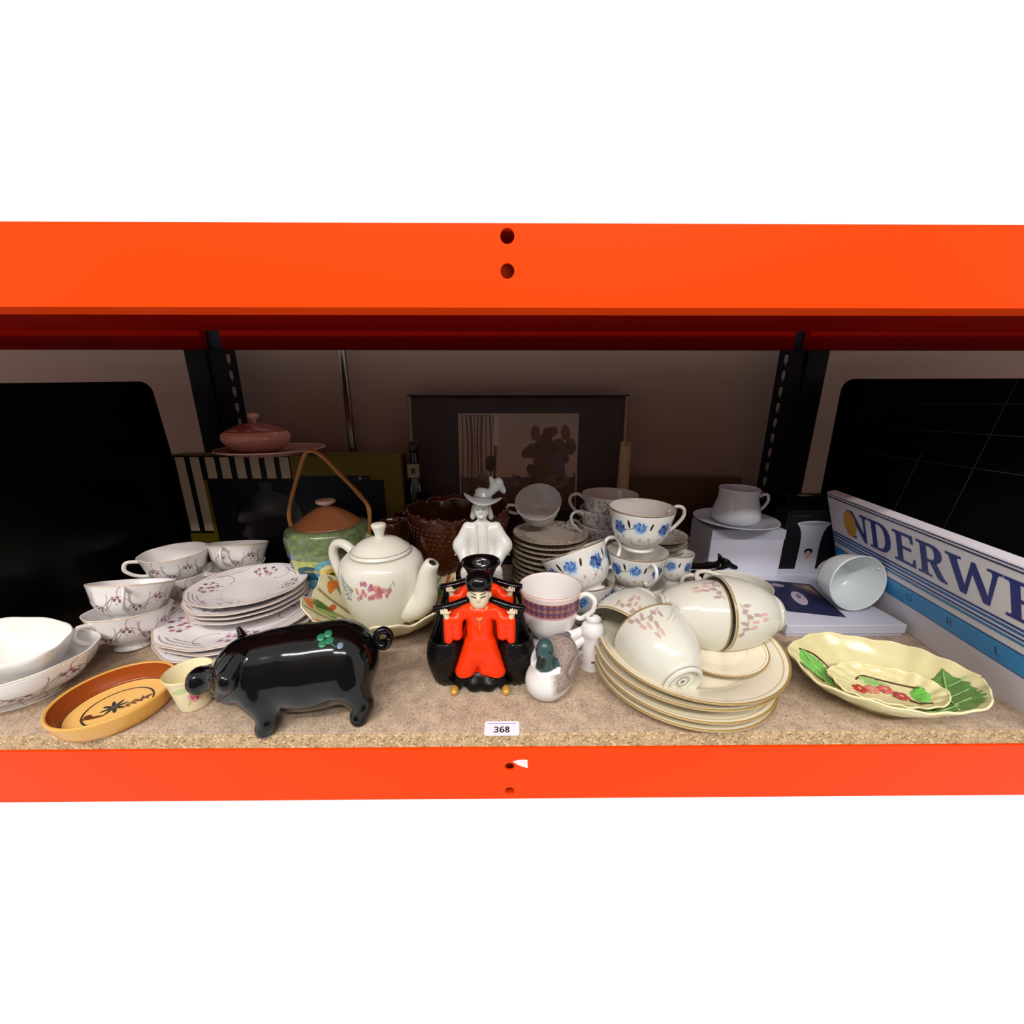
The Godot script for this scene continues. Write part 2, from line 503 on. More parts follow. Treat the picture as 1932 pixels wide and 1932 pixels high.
func cup_mesh(outer: Array, t: float, seg := 48, warp = null) -> ArrayMesh:
	# outer: Vector2(r, y) from the foot ring up to the rim
	var o := smooth(outer, 4)
	var hh: float = o[o.size() - 1].y
	var f: float = o[0].x
	var pts := [Vector2(0, 0.004), Vector2(f - 0.005, 0.004), Vector2(f - 0.004, 0.0), Vector2(f - 0.001, 0.0)]
	var vs := [0.0, 0.0, 0.0, 0.0]
	for q in o:
		pts.append(q)
		vs.append(0.5 * q.y / hh)
	var rim: Vector2 = o[o.size() - 1]
	pts.append(rim + Vector2(-t * 0.5, t * 0.35))
	vs.append(0.502)
	for i in range(o.size() - 1, -1, -1):
		var q: Vector2 = o[i]
		if q.y < 0.010:
			break
		pts.append(Vector2(maxf(q.x - t, 0.003), q.y))
		vs.append(0.51 + 0.48 * (1.0 - q.y / hh))
	pts.append(Vector2(0, pts[pts.size() - 1].y - 0.0015))
	vs.append(0.995)
	return lathe(pts, seg, vs, false, warp)

func plate_mesh(r: float, hh: float, well: float, seg := 64, warp = null) -> ArrayMesh:
	var fr := well * 0.8
	var pts := [Vector2(0, 0.002), Vector2(fr - 0.004, 0.002), Vector2(fr - 0.003, 0), Vector2(fr, 0), Vector2(fr + 0.001, 0.002)]
	pts.append_array(smooth([Vector2(well, 0.0035), Vector2(lerpf(well, r, 0.35), hh * 0.42), Vector2(lerpf(well, r, 0.75), hh * 0.78), Vector2(r, hh)], 3))
	pts.append(Vector2(r - 0.0006, hh + 0.0016))
	pts.append_array(smooth([Vector2(r - 0.002, hh + 0.0014), Vector2(lerpf(well, r, 0.72), hh * 0.78 + 0.0026), Vector2(lerpf(well, r, 0.3), hh * 0.42 + 0.003), Vector2(well - 0.002, 0.0062), Vector2(well * 0.6, 0.0052), Vector2(0, 0.005)], 3))
	return lathe(pts, seg, [], true, warp)

func tube(path: Array, rad, seg := 10, flat := 1.0, up := Vector3.UP) -> ArrayMesh:
	# swept ring; rad a number or one per point; flat squeezes along `up`
	var n := path.size()
	var rows := []
	var uvs := []
	var side := Vector3.ZERO
	for i in n:
		var d: Vector3 = (path[mini(i + 1, n - 1)] - path[maxi(i - 1, 0)]).normalized()
		if i == 0:
			side = d.cross(up)
			if side.length() < 0.01:
				side = d.cross(Vector3.RIGHT)
		side = (side - d * side.dot(d)).normalized()
		var bi := side.cross(d)
		var r: float = rad[i] if rad is Array else rad
		var row := PackedVector3Array()
		var uv := PackedVector2Array()
		for j in seg + 1:
			var a := TAU * (j % seg) / seg
			row.append(path[i] + side * r * cos(a) + bi * r * flat * sin(a))
			uv.append(Vector2(float(j) / seg, float(i) / (n - 1)))
		if i == 0:
			var c := PackedVector3Array()
			c.resize(seg + 1)
			c.fill(path[0])
			rows.append(c)
			uvs.append(uv)
		rows.append(row)
		uvs.append(uv)
		if i == n - 1:
			var c := PackedVector3Array()
			c.resize(seg + 1)
			c.fill(path[i])
			rows.append(c)
			uvs.append(uv)
	return grid(rows, uvs)

func rbox(size: Vector3, b := 0.001) -> ArrayMesh:
	# box with chamfered edges, standing on y = 0, each face with its own 0..1 print
	b = minf(b, minf(size.x, minf(size.y, size.z)) * 0.45)
	var st := SurfaceTool.new()
	st.begin(Mesh.PRIMITIVE_TRIANGLES)
	st.set_smooth_group(-1)
	var hs := size * 0.5
	var dirs := [Vector3.RIGHT, Vector3.UP, Vector3.BACK]
	for ax in 3:
		for s in [-1.0, 1.0]:
			var nn: Vector3 = dirs[ax] * s
			var uu: Vector3 = Vector3(0, 0, -s) if ax == 0 else Vector3(1, 0, 0) if ax == 1 else Vector3(s, 0, 0)
			var vv: Vector3 = nn.cross(uu)
			var c := nn * hs.dot(nn.abs())
			var hu := hs.dot(uu.abs()) - b
			var hv := hs.dot(vv.abs()) - b
			var q := [c - uu * hu - vv * hv, c + uu * hu - vv * hv, c + uu * hu + vv * hv, c - uu * hu + vv * hv]
			tri(st, q[0], q[1], q[2], Vector2(0, 1), Vector2(1, 1), Vector2(1, 0))
			tri(st, q[0], q[2], q[3], Vector2(0, 1), Vector2(1, 0), Vector2(0, 0))
	for ax in 3:
		var d1: Vector3 = dirs[ax]
		var d2: Vector3 = dirs[(ax + 1) % 3]
		var d3: Vector3 = dirs[(ax + 2) % 3]
		for s1 in [-1.0, 1.0]:
			for s2 in [-1.0, 1.0]:
				var l := hs.dot(d3) - b
				var a: Vector3 = d1 * s1 * hs.dot(d1) + d2 * s2 * (hs.dot(d2) - b)
				var e: Vector3 = d1 * s1 * (hs.dot(d1) - b) + d2 * s2 * hs.dot(d2)
				var q := [a - d3 * l, a + d3 * l, e + d3 * l, e - d3 * l]
				if (q[1] - q[0]).cross(q[2] - q[0]).dot(a + e) < 0:
					q.reverse()
				tri(st, q[0], q[1], q[2])
				tri(st, q[0], q[2], q[3])
	for sx in [-1.0, 1.0]:
		for sy in [-1.0, 1.0]:
			for sz in [-1.0, 1.0]:
				var s := Vector3(sx, sy, sz)
				var o := s * (hs - Vector3(b, b, b))
				var q := [o + Vector3(sx * b, 0, 0), o + Vector3(0, sy * b, 0), o + Vector3(0, 0, sz * b)]
				if (q[1] - q[0]).cross(q[2] - q[0]).dot(s) < 0:
					q.reverse()
				tri(st, q[0], q[1], q[2])
	st.generate_normals()
	var m := st.commit()
	var mv := SurfaceTool.new()
	mv.append_from(m, 0, Transform3D(Basis(), Vector3(0, hs.y, 0)))
	return mv.commit()

func extrude(outline: PackedVector2Array, depth: float) -> ArrayMesh:
	# outline in x,y (counter-clockwise), front at z = 0, back at z = -depth
	var st := SurfaceTool.new()
	st.begin(Mesh.PRIMITIVE_TRIANGLES)
	st.set_smooth_group(-1)
	var ix := Geometry2D.triangulate_polygon(outline)
	var lo := outline[0]
	var hi := outline[0]
	for p in outline:
		lo = lo.min(p)
		hi = hi.max(p)
	for k in range(0, ix.size(), 3):
		var q := [outline[ix[k]], outline[ix[k + 1]], outline[ix[k + 2]]]
		if (q[1] - q[0]).cross(q[2] - q[0]) < 0:
			q.reverse()
		var u := []
		for p in q:
			u.append(Vector2((p.x - lo.x) / (hi.x - lo.x), (hi.y - p.y) / (hi.y - lo.y)))
		tri(st, Vector3(q[0].x, q[0].y, 0), Vector3(q[1].x, q[1].y, 0), Vector3(q[2].x, q[2].y, 0), u[0], u[1], u[2])
		tri(st, Vector3(q[0].x, q[0].y, -depth), Vector3(q[2].x, q[2].y, -depth), Vector3(q[1].x, q[1].y, -depth), u[0], u[2], u[1])
	for k in outline.size():
		var a := outline[k]
		var b := outline[(k + 1) % outline.size()]
		tri(st, Vector3(a.x, a.y, 0), Vector3(a.x, a.y, -depth), Vector3(b.x, b.y, -depth))
		tri(st, Vector3(a.x, a.y, 0), Vector3(b.x, b.y, -depth), Vector3(b.x, b.y, 0))
	st.generate_normals()
	return st.commit()

func rounded(w: float, h: float, r: float) -> PackedVector2Array:
	var out := PackedVector2Array()
	for c in [[w - r, r, -0.25], [w - r, h - r, 0.0], [r, h - r, 0.25], [r, r, 0.5]]:
		for k in 7:
			var a: float = TAU * (c[2] + k / 24.0)
			out.append(Vector2(c[0] + r * cos(a), c[1] + r * sin(a)))
	return out

# one skin over many tapered capsules and ellipsoids
func sdf(prims: Array, cell := 0.002, paint = null) -> ArrayMesh:
	var lo := Vector3(9, 9, 9)
	var hi := -lo
	for q in prims:
		var b := bounds(q)
		if not q.has("cut"):
			lo = lo.min(b.position)
			hi = hi.max(b.end)
	lo -= Vector3.ONE * cell * 2.5
	hi += Vector3.ONE * cell * 2.5
	var n := Vector3i(((hi - lo) / cell).ceil()) + Vector3i.ONE
	var d := PackedFloat32Array()
	d.resize(n.x * n.y * n.z)
	d.fill(1.0)
	for q in prims:
		var k: float = q.get("k", 0.006)
		var b := bounds(q).grow(k + cell * 3)
		var a0 := Vector3i(((b.position - lo) / cell).floor()).clamp(Vector3i.ZERO, n - Vector3i.ONE)
		var a1 := Vector3i(((b.end - lo) / cell).ceil()).clamp(Vector3i.ZERO, n - Vector3i.ONE)
		var is_cap: bool = q.has("a")
		var pa: Vector3 = q.get("a", Vector3.ZERO)
		var ba: Vector3 = q.get("b", Vector3.ZERO) - pa
		var bb := maxf(ba.length_squared(), 1e-9)
		var ra: float = q.get("ra", 0.0)
		var rb: float = q.get("rb", ra)
		var c: Vector3 = q.get("c", Vector3.ZERO)
		var r: Vector3 = q.get("r", Vector3.ONE)
		var inv: Basis = q.get("q", Basis()).inverse()
		var cut: bool = q.has("cut")
		for z in range(a0.z, a1.z + 1):
			for y in range(a0.y, a1.y + 1):
				var at := (z * n.y + y) * n.x
				for x in range(a0.x, a1.x + 1):
					var p := lo + Vector3(x, y, z) * cell
					var e: float
					if is_cap:
						var t := clampf((p - pa).dot(ba) / bb, 0.0, 1.0)
						e = (p - pa - ba * t).length() - lerpf(ra, rb, t)
					else:
						var l := inv * (p - c)
						var k0 := (l / r).length()
						var k1 := (l / (r * r)).length()
						e = k0 * (k0 - 1.0) / maxf(k1, 1e-6)
					var o := d[at + x]
					if cut:
						d[at + x] = maxf(o, -e)
					else:
						var hh := maxf(k - absf(o - e), 0.0) / k
						d[at + x] = minf(o, e) - hh * hh * k * 0.25
	var ids := {}
	var verts := PackedVector3Array()
	var norms := PackedVector3Array()
	var cols := PackedColorArray()
	var sx := 1
	var sy := n.x
	var sz := n.x * n.y
	var off := [0, sx, sy, sx + sy, sz, sx + sz, sy + sz, sx + sy + sz]
	var cor := [Vector3(0, 0, 0), Vector3(1, 0, 0), Vector3(0, 1, 0), Vector3(1, 1, 0), Vector3(0, 0, 1), Vector3(1, 0, 1), Vector3(0, 1, 1), Vector3(1, 1, 1)]
	var edges := [[0, 1], [2, 3], [4, 5], [6, 7], [0, 2], [1, 3], [4, 6], [5, 7], [0, 4], [1, 5], [2, 6], [3, 7]]
	for z in n.z - 1:
		for y in n.y - 1:
			var at := (z * n.y + y) * n.x
			for x in n.x - 1:
				var i := at + x
				var neg := 0
				for k in 8:
					if d[i + off[k]] < 0.0:
						neg += 1
				if neg == 0 or neg == 8:
					continue
				var s := Vector3.ZERO
				var cnt := 0
				for e in edges:
					var v0 := d[i + off[e[0]]]
					var v1 := d[i + off[e[1]]]
					if (v0 < 0.0) != (v1 < 0.0):
						s += cor[e[0]].lerp(cor[e[1]], v0 / (v0 - v1))
						cnt += 1
				var p := lo + (Vector3(x, y, z) + s / cnt) * cell
				ids[i] = verts.size()
				verts.append(p)
				var g := Vector3(
					d[i + 1] + d[i + 1 + sy] + d[i + 1 + sz] + d[i + 1 + sy + sz] - d[i] - d[i + sy] - d[i + sz] - d[i + sy + sz],
					d[i + sy] + d[i + sy + 1] + d[i + sy + sz] + d[i + sy + 1 + sz] - d[i] - d[i + 1] - d[i + sz] - d[i + 1 + sz],
					d[i + sz] + d[i + sz + 1] + d[i + sz + sy] + d[i + sz + 1 + sy] - d[i] - d[i + 1] - d[i + sy] - d[i + 1 + sy])
				norms.append(g.normalized())
				cols.append(paint.call(p) if paint != null else Color.WHITE)
	var idx := PackedInt32Array()
	for i in ids:
		var inside: bool = d[i] < 0.0
		for ax in [[sx, sy, sz], [sy, sz, sx], [sz, sx, sy]]:
			var outside: bool = d[i + ax[0]] >= 0.0
			if inside != outside:
				continue
			var k0: int = i - ax[1] - ax[2]
			var k1: int = i - ax[2]
			var k3: int = i - ax[1]
			if not (ids.has(k0) and ids.has(k1) and ids.has(k3)):
				continue
			var v := [ids[k0], ids[k1], ids[i], ids[k3]]
			if inside:
				v.reverse()
			for t in [0, 1, 2, 0, 2, 3]:
				idx.append(v[t])
	var arr := []
	arr.resize(Mesh.ARRAY_MAX)
	arr[Mesh.ARRAY_VERTEX] = verts
	arr[Mesh.ARRAY_NORMAL] = norms
	arr[Mesh.ARRAY_COLOR] = cols
	arr[Mesh.ARRAY_INDEX] = idx
	var m := ArrayMesh.new()
	m.add_surface_from_arrays(Mesh.PRIMITIVE_TRIANGLES, arr)
	return m

func bounds(q: Dictionary) -> AABB:
	if q.has("a"):
		var m := maxf(q.ra, q.get("rb", q.ra))
		return AABB(q.a, Vector3.ZERO).expand(q.b).grow(m)
	var r: Vector3 = q.r
	if q.has("q"):
		r = Vector3.ONE * maxf(r.x, maxf(r.y, r.z))
	return AABB(q.c - r, r * 2.0)

func cap(a: Vector3, b: Vector3, ra: float, rb: float, k := 0.006) -> Dictionary:
	return {"a": a, "b": b, "ra": ra, "rb": rb, "k": k}

func ball(c: Vector3, r: Vector3, k := 0.006, turn := Vector3.ZERO) -> Dictionary:
	var q := {"c": c, "r": r, "k": k}
	if turn != Vector3.ZERO:
		q.q = Basis.from_euler(turn * PI / 180.0)
	return q

func vv(a: Array) -> Array:
	var out := []
	for p in a:
		out.append(Vector3(p[0], p[1], p[2]))
	return out

# ---------------------------------------------------------------- the scene
func _ready() -> void:
	rng.seed = 77
	# camera: a wide phone lens just under the upper beam, tipped down at the shelf
	var cam := Camera3D.new()
	cam.name = "camera"
	add_child(cam)
	cam.position = Vector3(0, 0.37, 0.366)
	cam.rotation_degrees = Vector3(-15.64, -0.44, 0)
	cam.fov = 105.08
	cam.near = 0.02
	cam.current = true
	# a plain bright hall all round
	var env := Environment.new()
	env.background_mode = Environment.BG_COLOR
	env.background_color = Color(1.0, 0.995, 0.985)
	env.background_energy_multiplier = 1.04
	env.tonemap_mode = Environment.TONE_MAPPER_LINEAR
	env.tonemap_exposure = 1.0
	env.sdfgi_enabled = true
	env.ssao_enabled = true
	env.ssil_enabled = true
	var we := WorldEnvironment.new()
	we.name = "environment"
	we.environment = env
	add_child(we)
	tube_lamp(Vector3(-0.72, 1.75, 1.25), "left long white tube lamp hanging in front of the rack", 3.6)
	tube_lamp(Vector3(0.62, 1.55, 1.42), "right long white tube lamp hanging in front of the rack", 2.8)
	make_textures()
	M.white = mat(Color(0.92, 0.91, 0.89), 0.16)
	M.gold = mat(Color(0.74, 0.61, 0.38), 0.3, 0.5, 0.5)
	M.black = mat(Color(0.03, 0.028, 0.031), 0.10, 0.42)
	M.black_soft = mat(Color(0.045, 0.038, 0.04), 0.3, 0.35)
	M.swirl_wall = china(T.swirl_wall)
	M.swirl_plate = china(T.swirl_plate)
	M.blue_wall = china(T.blue_wall)
	M.grey_wall = china(T.grey_wall)
	M.grey_plate = china(T.grey_plate)
	M.cream_wall = china(T.cream_wall)
	M.cream_plate = china(T.cream_plate)
	M.cream = mat(Color(0.83, 0.81, 0.755), 0.15)
	build_rack()
	build_room()
	build_back_row()
	build_pink_set()
	build_left_front()
	build_teapot_group()
	build_centre()
	build_blue_set()
	build_cream_set()
	build_right()

func tube_lamp(at: Vector3, label: String, power: float) -> void:
	var t := thing("tube_lamp", label, "lamp", at, Vector3.ZERO, "tube lamps over the aisle")
	var glow := mat(Color(0.9, 0.9, 0.88), 0.5)
	glow.emission_enabled = true
	glow.emission = Color(1.0, 0.98, 0.94)
	glow.emission_energy_multiplier = 5.0
	part(t, "housing", rbox(Vector3(1.24, 0.05, 0.12), 0.006), mat(Color(0.85, 0.85, 0.84), 0.5))
	part(t, "diffuser", rbox(Vector3(1.2, 0.02, 0.09), 0.004), glow, Vector3(0, -0.021, 0))
	var l := AreaLight3D.new()
	l.name = "tube_light"
	add_child(l)
	l.area_size = Vector2(1.2, 0.09)
	l.area_normalize_energy = true
	l.light_color = Color(1.0, 0.985, 0.965)
	l.light_energy = power
	l.shadow_enabled = true
	l.position = at + Vector3(0, -0.03, 0)
	l.rotation_degrees = Vector3(-90, 0, 0)

func csg_box(parent: Node, size: Vector3, at: Vector3, op := CSGShape3D.OPERATION_UNION) -> CSGBox3D:
	var b := CSGBox3D.new()
	b.name = "block"
	b.size = size
	b.position = at
	b.operation = op
	parent.add_child(b, true)
	return b

func csg_bore(parent: Node, r: float, at: Vector3) -> void:
	var c := CSGCylinder3D.new()
	c.name = "bore"
	c.radius = r
	c.height = 0.03
	c.sides = 24
	c.position = at
	c.rotation_degrees = Vector3(90, 0, 0)
	c.operation = CSGShape3D.OPERATION_SUBTRACTION
	parent.add_child(c, true)

func beam(parent: Node3D, x0: float, x1: float, y0: float, y1: float, bores: Array, lip: float, m: Material) -> void:
	var c := CSGCombiner3D.new()
	c.name = "beam" if not parent.has_node("beam") else "beam_001"
	c.material_override = m
	parent.add_child(c, true)
	var w := x1 - x0
	var mid := (x0 + x1) * 0.5
	csg_box(c, Vector3(w, y1 - y0, 0.003), Vector3(mid, (y0 + y1) * 0.5, -0.0015))
	csg_box(c, Vector3(w, 0.003, lip), Vector3(mid, y0 + 0.0015, -lip * 0.5))
	csg_box(c, Vector3(w, 0.003, lip), Vector3(mid, y1 - 0.0015, -lip * 0.5))
	csg_box(c, Vector3(w, y1 - y0, 0.003), Vector3(mid, (y0 + y1) * 0.5, -lip + 0.0015))
	for b in bores:
		csg_bore(c, 0.0058, Vector3(b.x, b.y, 0.0))

func build_rack() -> void:
	var orange := mat(Color(0.93, 0.255, 0.0), 0.4, 0.22)
	var navy := mat(Color(0.045, 0.045, 0.075), 0.45, 0.25)
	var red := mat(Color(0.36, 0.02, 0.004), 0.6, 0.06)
	var t := thing("storage_rack", "orange boltless storage rack with dark blue uprights holding all the china", "rack")
	beam(t, -0.93, 0.93, 0.447, 0.5085, [Vector2(-0.001, 0.4996), Vector2(-0.001, 0.4745)], 0.03, orange)
	beam(t, -0.93, 0.93, -0.095, -0.019, [Vector2(0.0, -0.046), Vector2(0.0, -0.083)], 0.03, orange)
	# beams of the far side, ending short of one another at the uprights
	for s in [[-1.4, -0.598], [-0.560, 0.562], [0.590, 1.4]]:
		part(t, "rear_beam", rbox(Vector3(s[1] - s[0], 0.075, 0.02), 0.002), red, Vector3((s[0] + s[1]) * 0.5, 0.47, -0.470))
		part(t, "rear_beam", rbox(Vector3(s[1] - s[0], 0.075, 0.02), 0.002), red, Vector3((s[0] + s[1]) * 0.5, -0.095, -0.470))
	# uprights with a row of keyholes
	for s in [-1.0, 1.0]:
		var c := CSGCombiner3D.new()
		c.name = "upright" if s < 0 else "upright_001"
		c.material_override = navy
		t.add_child(c, true)
		csg_box(c, Vector3(0.098, 0.66, 0.003), Vector3(s * 0.600, 0.235, -0.4845))
		csg_box(c, Vector3(0.003, 0.66, 0.045), Vector3(s * 0.650, 0.235, -0.5055))
		csg_box(c, Vector3(0.012, 0.66, 0.006), Vector3(s * 0.612, 0.235, -0.4815))
		for k in 18:
			var y := 0.455 - 0.0315 * k
			csg_box(c, Vector3(0.0090, 0.015, 0.02), Vector3(s * 0.566, y, -0.4845), CSGShape3D.OPERATION_SUBTRACTION)
			csg_box(c, Vector3(0.0045, 0.020, 0.02), Vector3(s * 0.566, y - 0.002, -0.4845), CSGShape3D.OPERATION_SUBTRACTION)
		part(t, "upright", rbox(Vector3(0.05, 0.66, 0.045), 0.002), navy, Vector3(s * 0.955, -0.095, -0.0225))
	# the shelf above is a pressed steel sheet
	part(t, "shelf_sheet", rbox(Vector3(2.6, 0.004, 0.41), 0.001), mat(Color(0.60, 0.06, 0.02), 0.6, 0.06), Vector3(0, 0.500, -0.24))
	# chipboard deck
	var top := mat(Color.WHITE, 0.75, 0.3, 0.0, T.chip)
	top.uv1_triplanar = true
	top.uv1_scale = Vector3(5.6, 5.6, 5.6)
	var edge := mat(Color.WHITE, 0.8, 0.3, 0.0, T.chip_edge)
	edge.uv1_triplanar = true
	edge.uv1_scale = Vector3(8.0, 8.0, 8.0)
	var d := thing("shelf_board", "bare chipboard shelf board with a rough front edge under the china", "shelf")
	part(d, "board", rbox(Vector3(2.4, 0.0188, 0.535), 0.0006), top, Vector3(0, -0.0188, -0.2725))
	part(d, "rough_edge", rbox(Vector3(1.83, 0.0184, 0.003), 0.0006), edge, Vector3(0, -0.0186, -0.0035))
	# lot label and a torn paper sticker
	var lab := thing("lot_label", "white lot label numbered 368 lying on the front of the shelf", "label", Vector3(-0.009, 0.0002, -0.010))
	var face := extrude(rounded(0.041, 0.021, 0.0025), 0.0004)
	part(lab, "paper", face, mat(Color(0.93, 0.92, 0.96), 0.5), Vector3(-0.0205, 0.0004, 0.0105), Vector3(-90, 0, 0))
	letters(lab, "number", "368", "Droid Sans", 700, 0.0085, mat(Color(0.10, 0.10, 0.16), 0.6), Vector3(0, 0.0005, 0.0022), Vector3(-90, 0, 0))
	part(lab, "blue_rule", rbox(Vector3(0.034, 0.0001, 0.0009), 0.00002), mat(Color(0.45, 0.52, 0.75), 0.6), Vector3(0, 0.0004, -0.0072))
	var st := MeshInstance3D.new()
	st.name = "torn_sticker"
	st.mesh = extrude(PackedVector2Array([Vector2(-0.009, 0.004), Vector2(-0.001, -0.002), Vector2(0.009, -0.006), Vector2(0.0085, 0.006), Vector2(0.003, 0.0065), Vector2(-0.002, 0.006)]), 0.0004)
	st.material_override = mat(Color(0.9, 0.88, 0.88), 0.6)
	add_child(st)
	st.position = Vector3(0.0125, -0.0415, 0.0005)
	describe(st, "torn white paper scrap stuck beside the hole of the lower orange beam", "sticker")

func letters(parent: Node3D, called: String, text: String, font: String, weight: int, height: float, m: Material, at: Vector3, turn := Vector3.ZERO, stretch := 1.0) -> MeshInstance3D:
	var f := SystemFont.new()
	f.font_names = PackedStringArray([font])
	f.font_weight = weight
	var tm := TextMesh.new()
	tm.font = f
	tm.text = text
	tm.font_size = 64
	tm.pixel_size = height / 46.0
	tm.depth = 0.0002
	tm.horizontal_alignment = HORIZONTAL_ALIGNMENT_CENTER
	tm.vertical_alignment = VERTICAL_ALIGNMENT_CENTER
	var o := part(parent, called, tm, m, at, turn)
	o.scale = Vector3(stretch, 1, 1)
	return o

func build_room() -> void:
	var w := MeshInstance3D.new()
	w.name = "wall_back"
	w.mesh = rbox(Vector3(3.2, 0.68, 0.02), 0.001)
	var wm := mat(Color(0.55, 0.45, 0.41), 0.8, 0.3, 0.0, T.mottle)
	w.material_override = wm
	add_child(w)
	w.position = Vector3(0, -0.1, -0.57)
	w.set_meta("kind", "structure")
	describe(w, "dull taupe painted wall behind the rack", "wall")
	# the wall across the aisle
	var wf := MeshInstance3D.new()
	wf.name = "wall_front"
	wf.mesh = rbox(Vector3(5.0, 2.3, 0.1), 0.002)
	wf.material_override = mat(Color(0.40, 0.38, 0.36), 0.8, 0.3)
	add_child(wf)
	wf.position = Vector3(0, -0.8, 1.9)
	wf.set_meta("kind", "structure")
	describe(wf, "plain grey wall across the aisle from the rack", "wall")
	# chrome pole
	var pole := thing("chrome_pole", "thin upright chrome pole standing against the back wall", "pole", Vector3(-0.352, 0, -0.525))
	part(pole, "tube", lathe([Vector2(0, 0), Vector2(0.008, 0), Vector2(0.008, 0.53), Vector2(0, 0.53)], 20), mat(Color(0.40, 0.37, 0.34), 0.25, 0.5, 0.9))
	part(pole, "foot", lathe([Vector2(0, 0), Vector2(0.016, 0), Vector2(0.016, 0.004), Vector2(0.009, 0.008), Vector2(0, 0.008)], 20), mat(Color(0.3, 0.3, 0.3), 0.4))
	# large black panels at both sides
	var gloss := mat(Color(0.014, 0.012, 0.013), 0.22, 0.25)
	var rim := mat(Color(0.02, 0.018, 0.018), 0.5, 0.2)
	for s in [0, 1]:
		var t := thing("black_panel", "large glossy black panel with a rounded corner at the left end" if s == 0 else "large glossy black panel with faint pale grid lines at the right end", "panel", Vector3.ZERO, Vector3.ZERO, "black panels at the shelf ends")
		var e := (Vector3(0.035, 0.0, -0.245) if s == 0 else Vector3(0.06, 0.0, 0.28)).normalized()
		var up := (Vector3(0, 1.0, 0) if s == 0 else Vector3(-0.03, 1.0, -0.02)).normalized()
		var n := e.cross(up).normalized()
		up = n.cross(e).normalized()
		t.transform = Transform3D(Basis(e, up, n), Vector3(-0.698, 0.001, -0.468) if s == 0 else Vector3(0.696, 0.002, -0.480))
		var face := rounded(0.62, 0.415, 0.022)
		if s == 0:   # this one is out of square: its top slopes and its far edge leans
			face = PackedVector2Array([Vector2(-0.36, 0.0), Vector2(0.004, 0.0)])
			for k in 7:
				var a := TAU * (k / 24.0)
				face.append(Vector2(-0.042 + 0.022 * cos(a), 0.385 + 0.022 * sin(a)))
			face.append(Vector2(-0.36, 0.388))
		if s == 1:
			face = PackedVector2Array([Vector2(0, 0), Vector2(0.62, 0.0), Vector2(0.62, 0.383)])
			for k in 7:
				var a := TAU * (0.25 + k / 24.0)
				face.append(Vector2(0.022 + 0.022 * cos(a), 0.391 + 0.022 * sin(a)))
		part(t, "screen", extrude(face, 0.012), gloss)
		var inner := PackedVector2Array()
		for q in face:
			inner.append(Vector2(lerpf(q.x, -0.18 if s == 0 else 0.31, 0.04), lerpf(q.y, 0.2, 0.04)))
		part(t, "backing", extrude(inner, 0.012), rim, Vector3(0, 0, -0.0121))
		if s == 1:
			var gl := mat(Color(0.20, 0.18, 0.17), 0.5, 0.3)
			for q in [[0.14, 0.366, 0.40, 0.366], [0.11, 0.322, 0.40, 0.318], [0.07, 0.272, 0.40, 0.262], [0.255, 0.40, 0.215, 0.12], [0.165, 0.285, 0.140, 0.15]]:
				var a := Vector3(q[0], q[1], 0.0003)
				var b := Vector3(q[2], q[3], 0.0003)
				part(t, "grid_line", tube([a, a.lerp(b, 0.5), b], 0.0008, 6), gl)

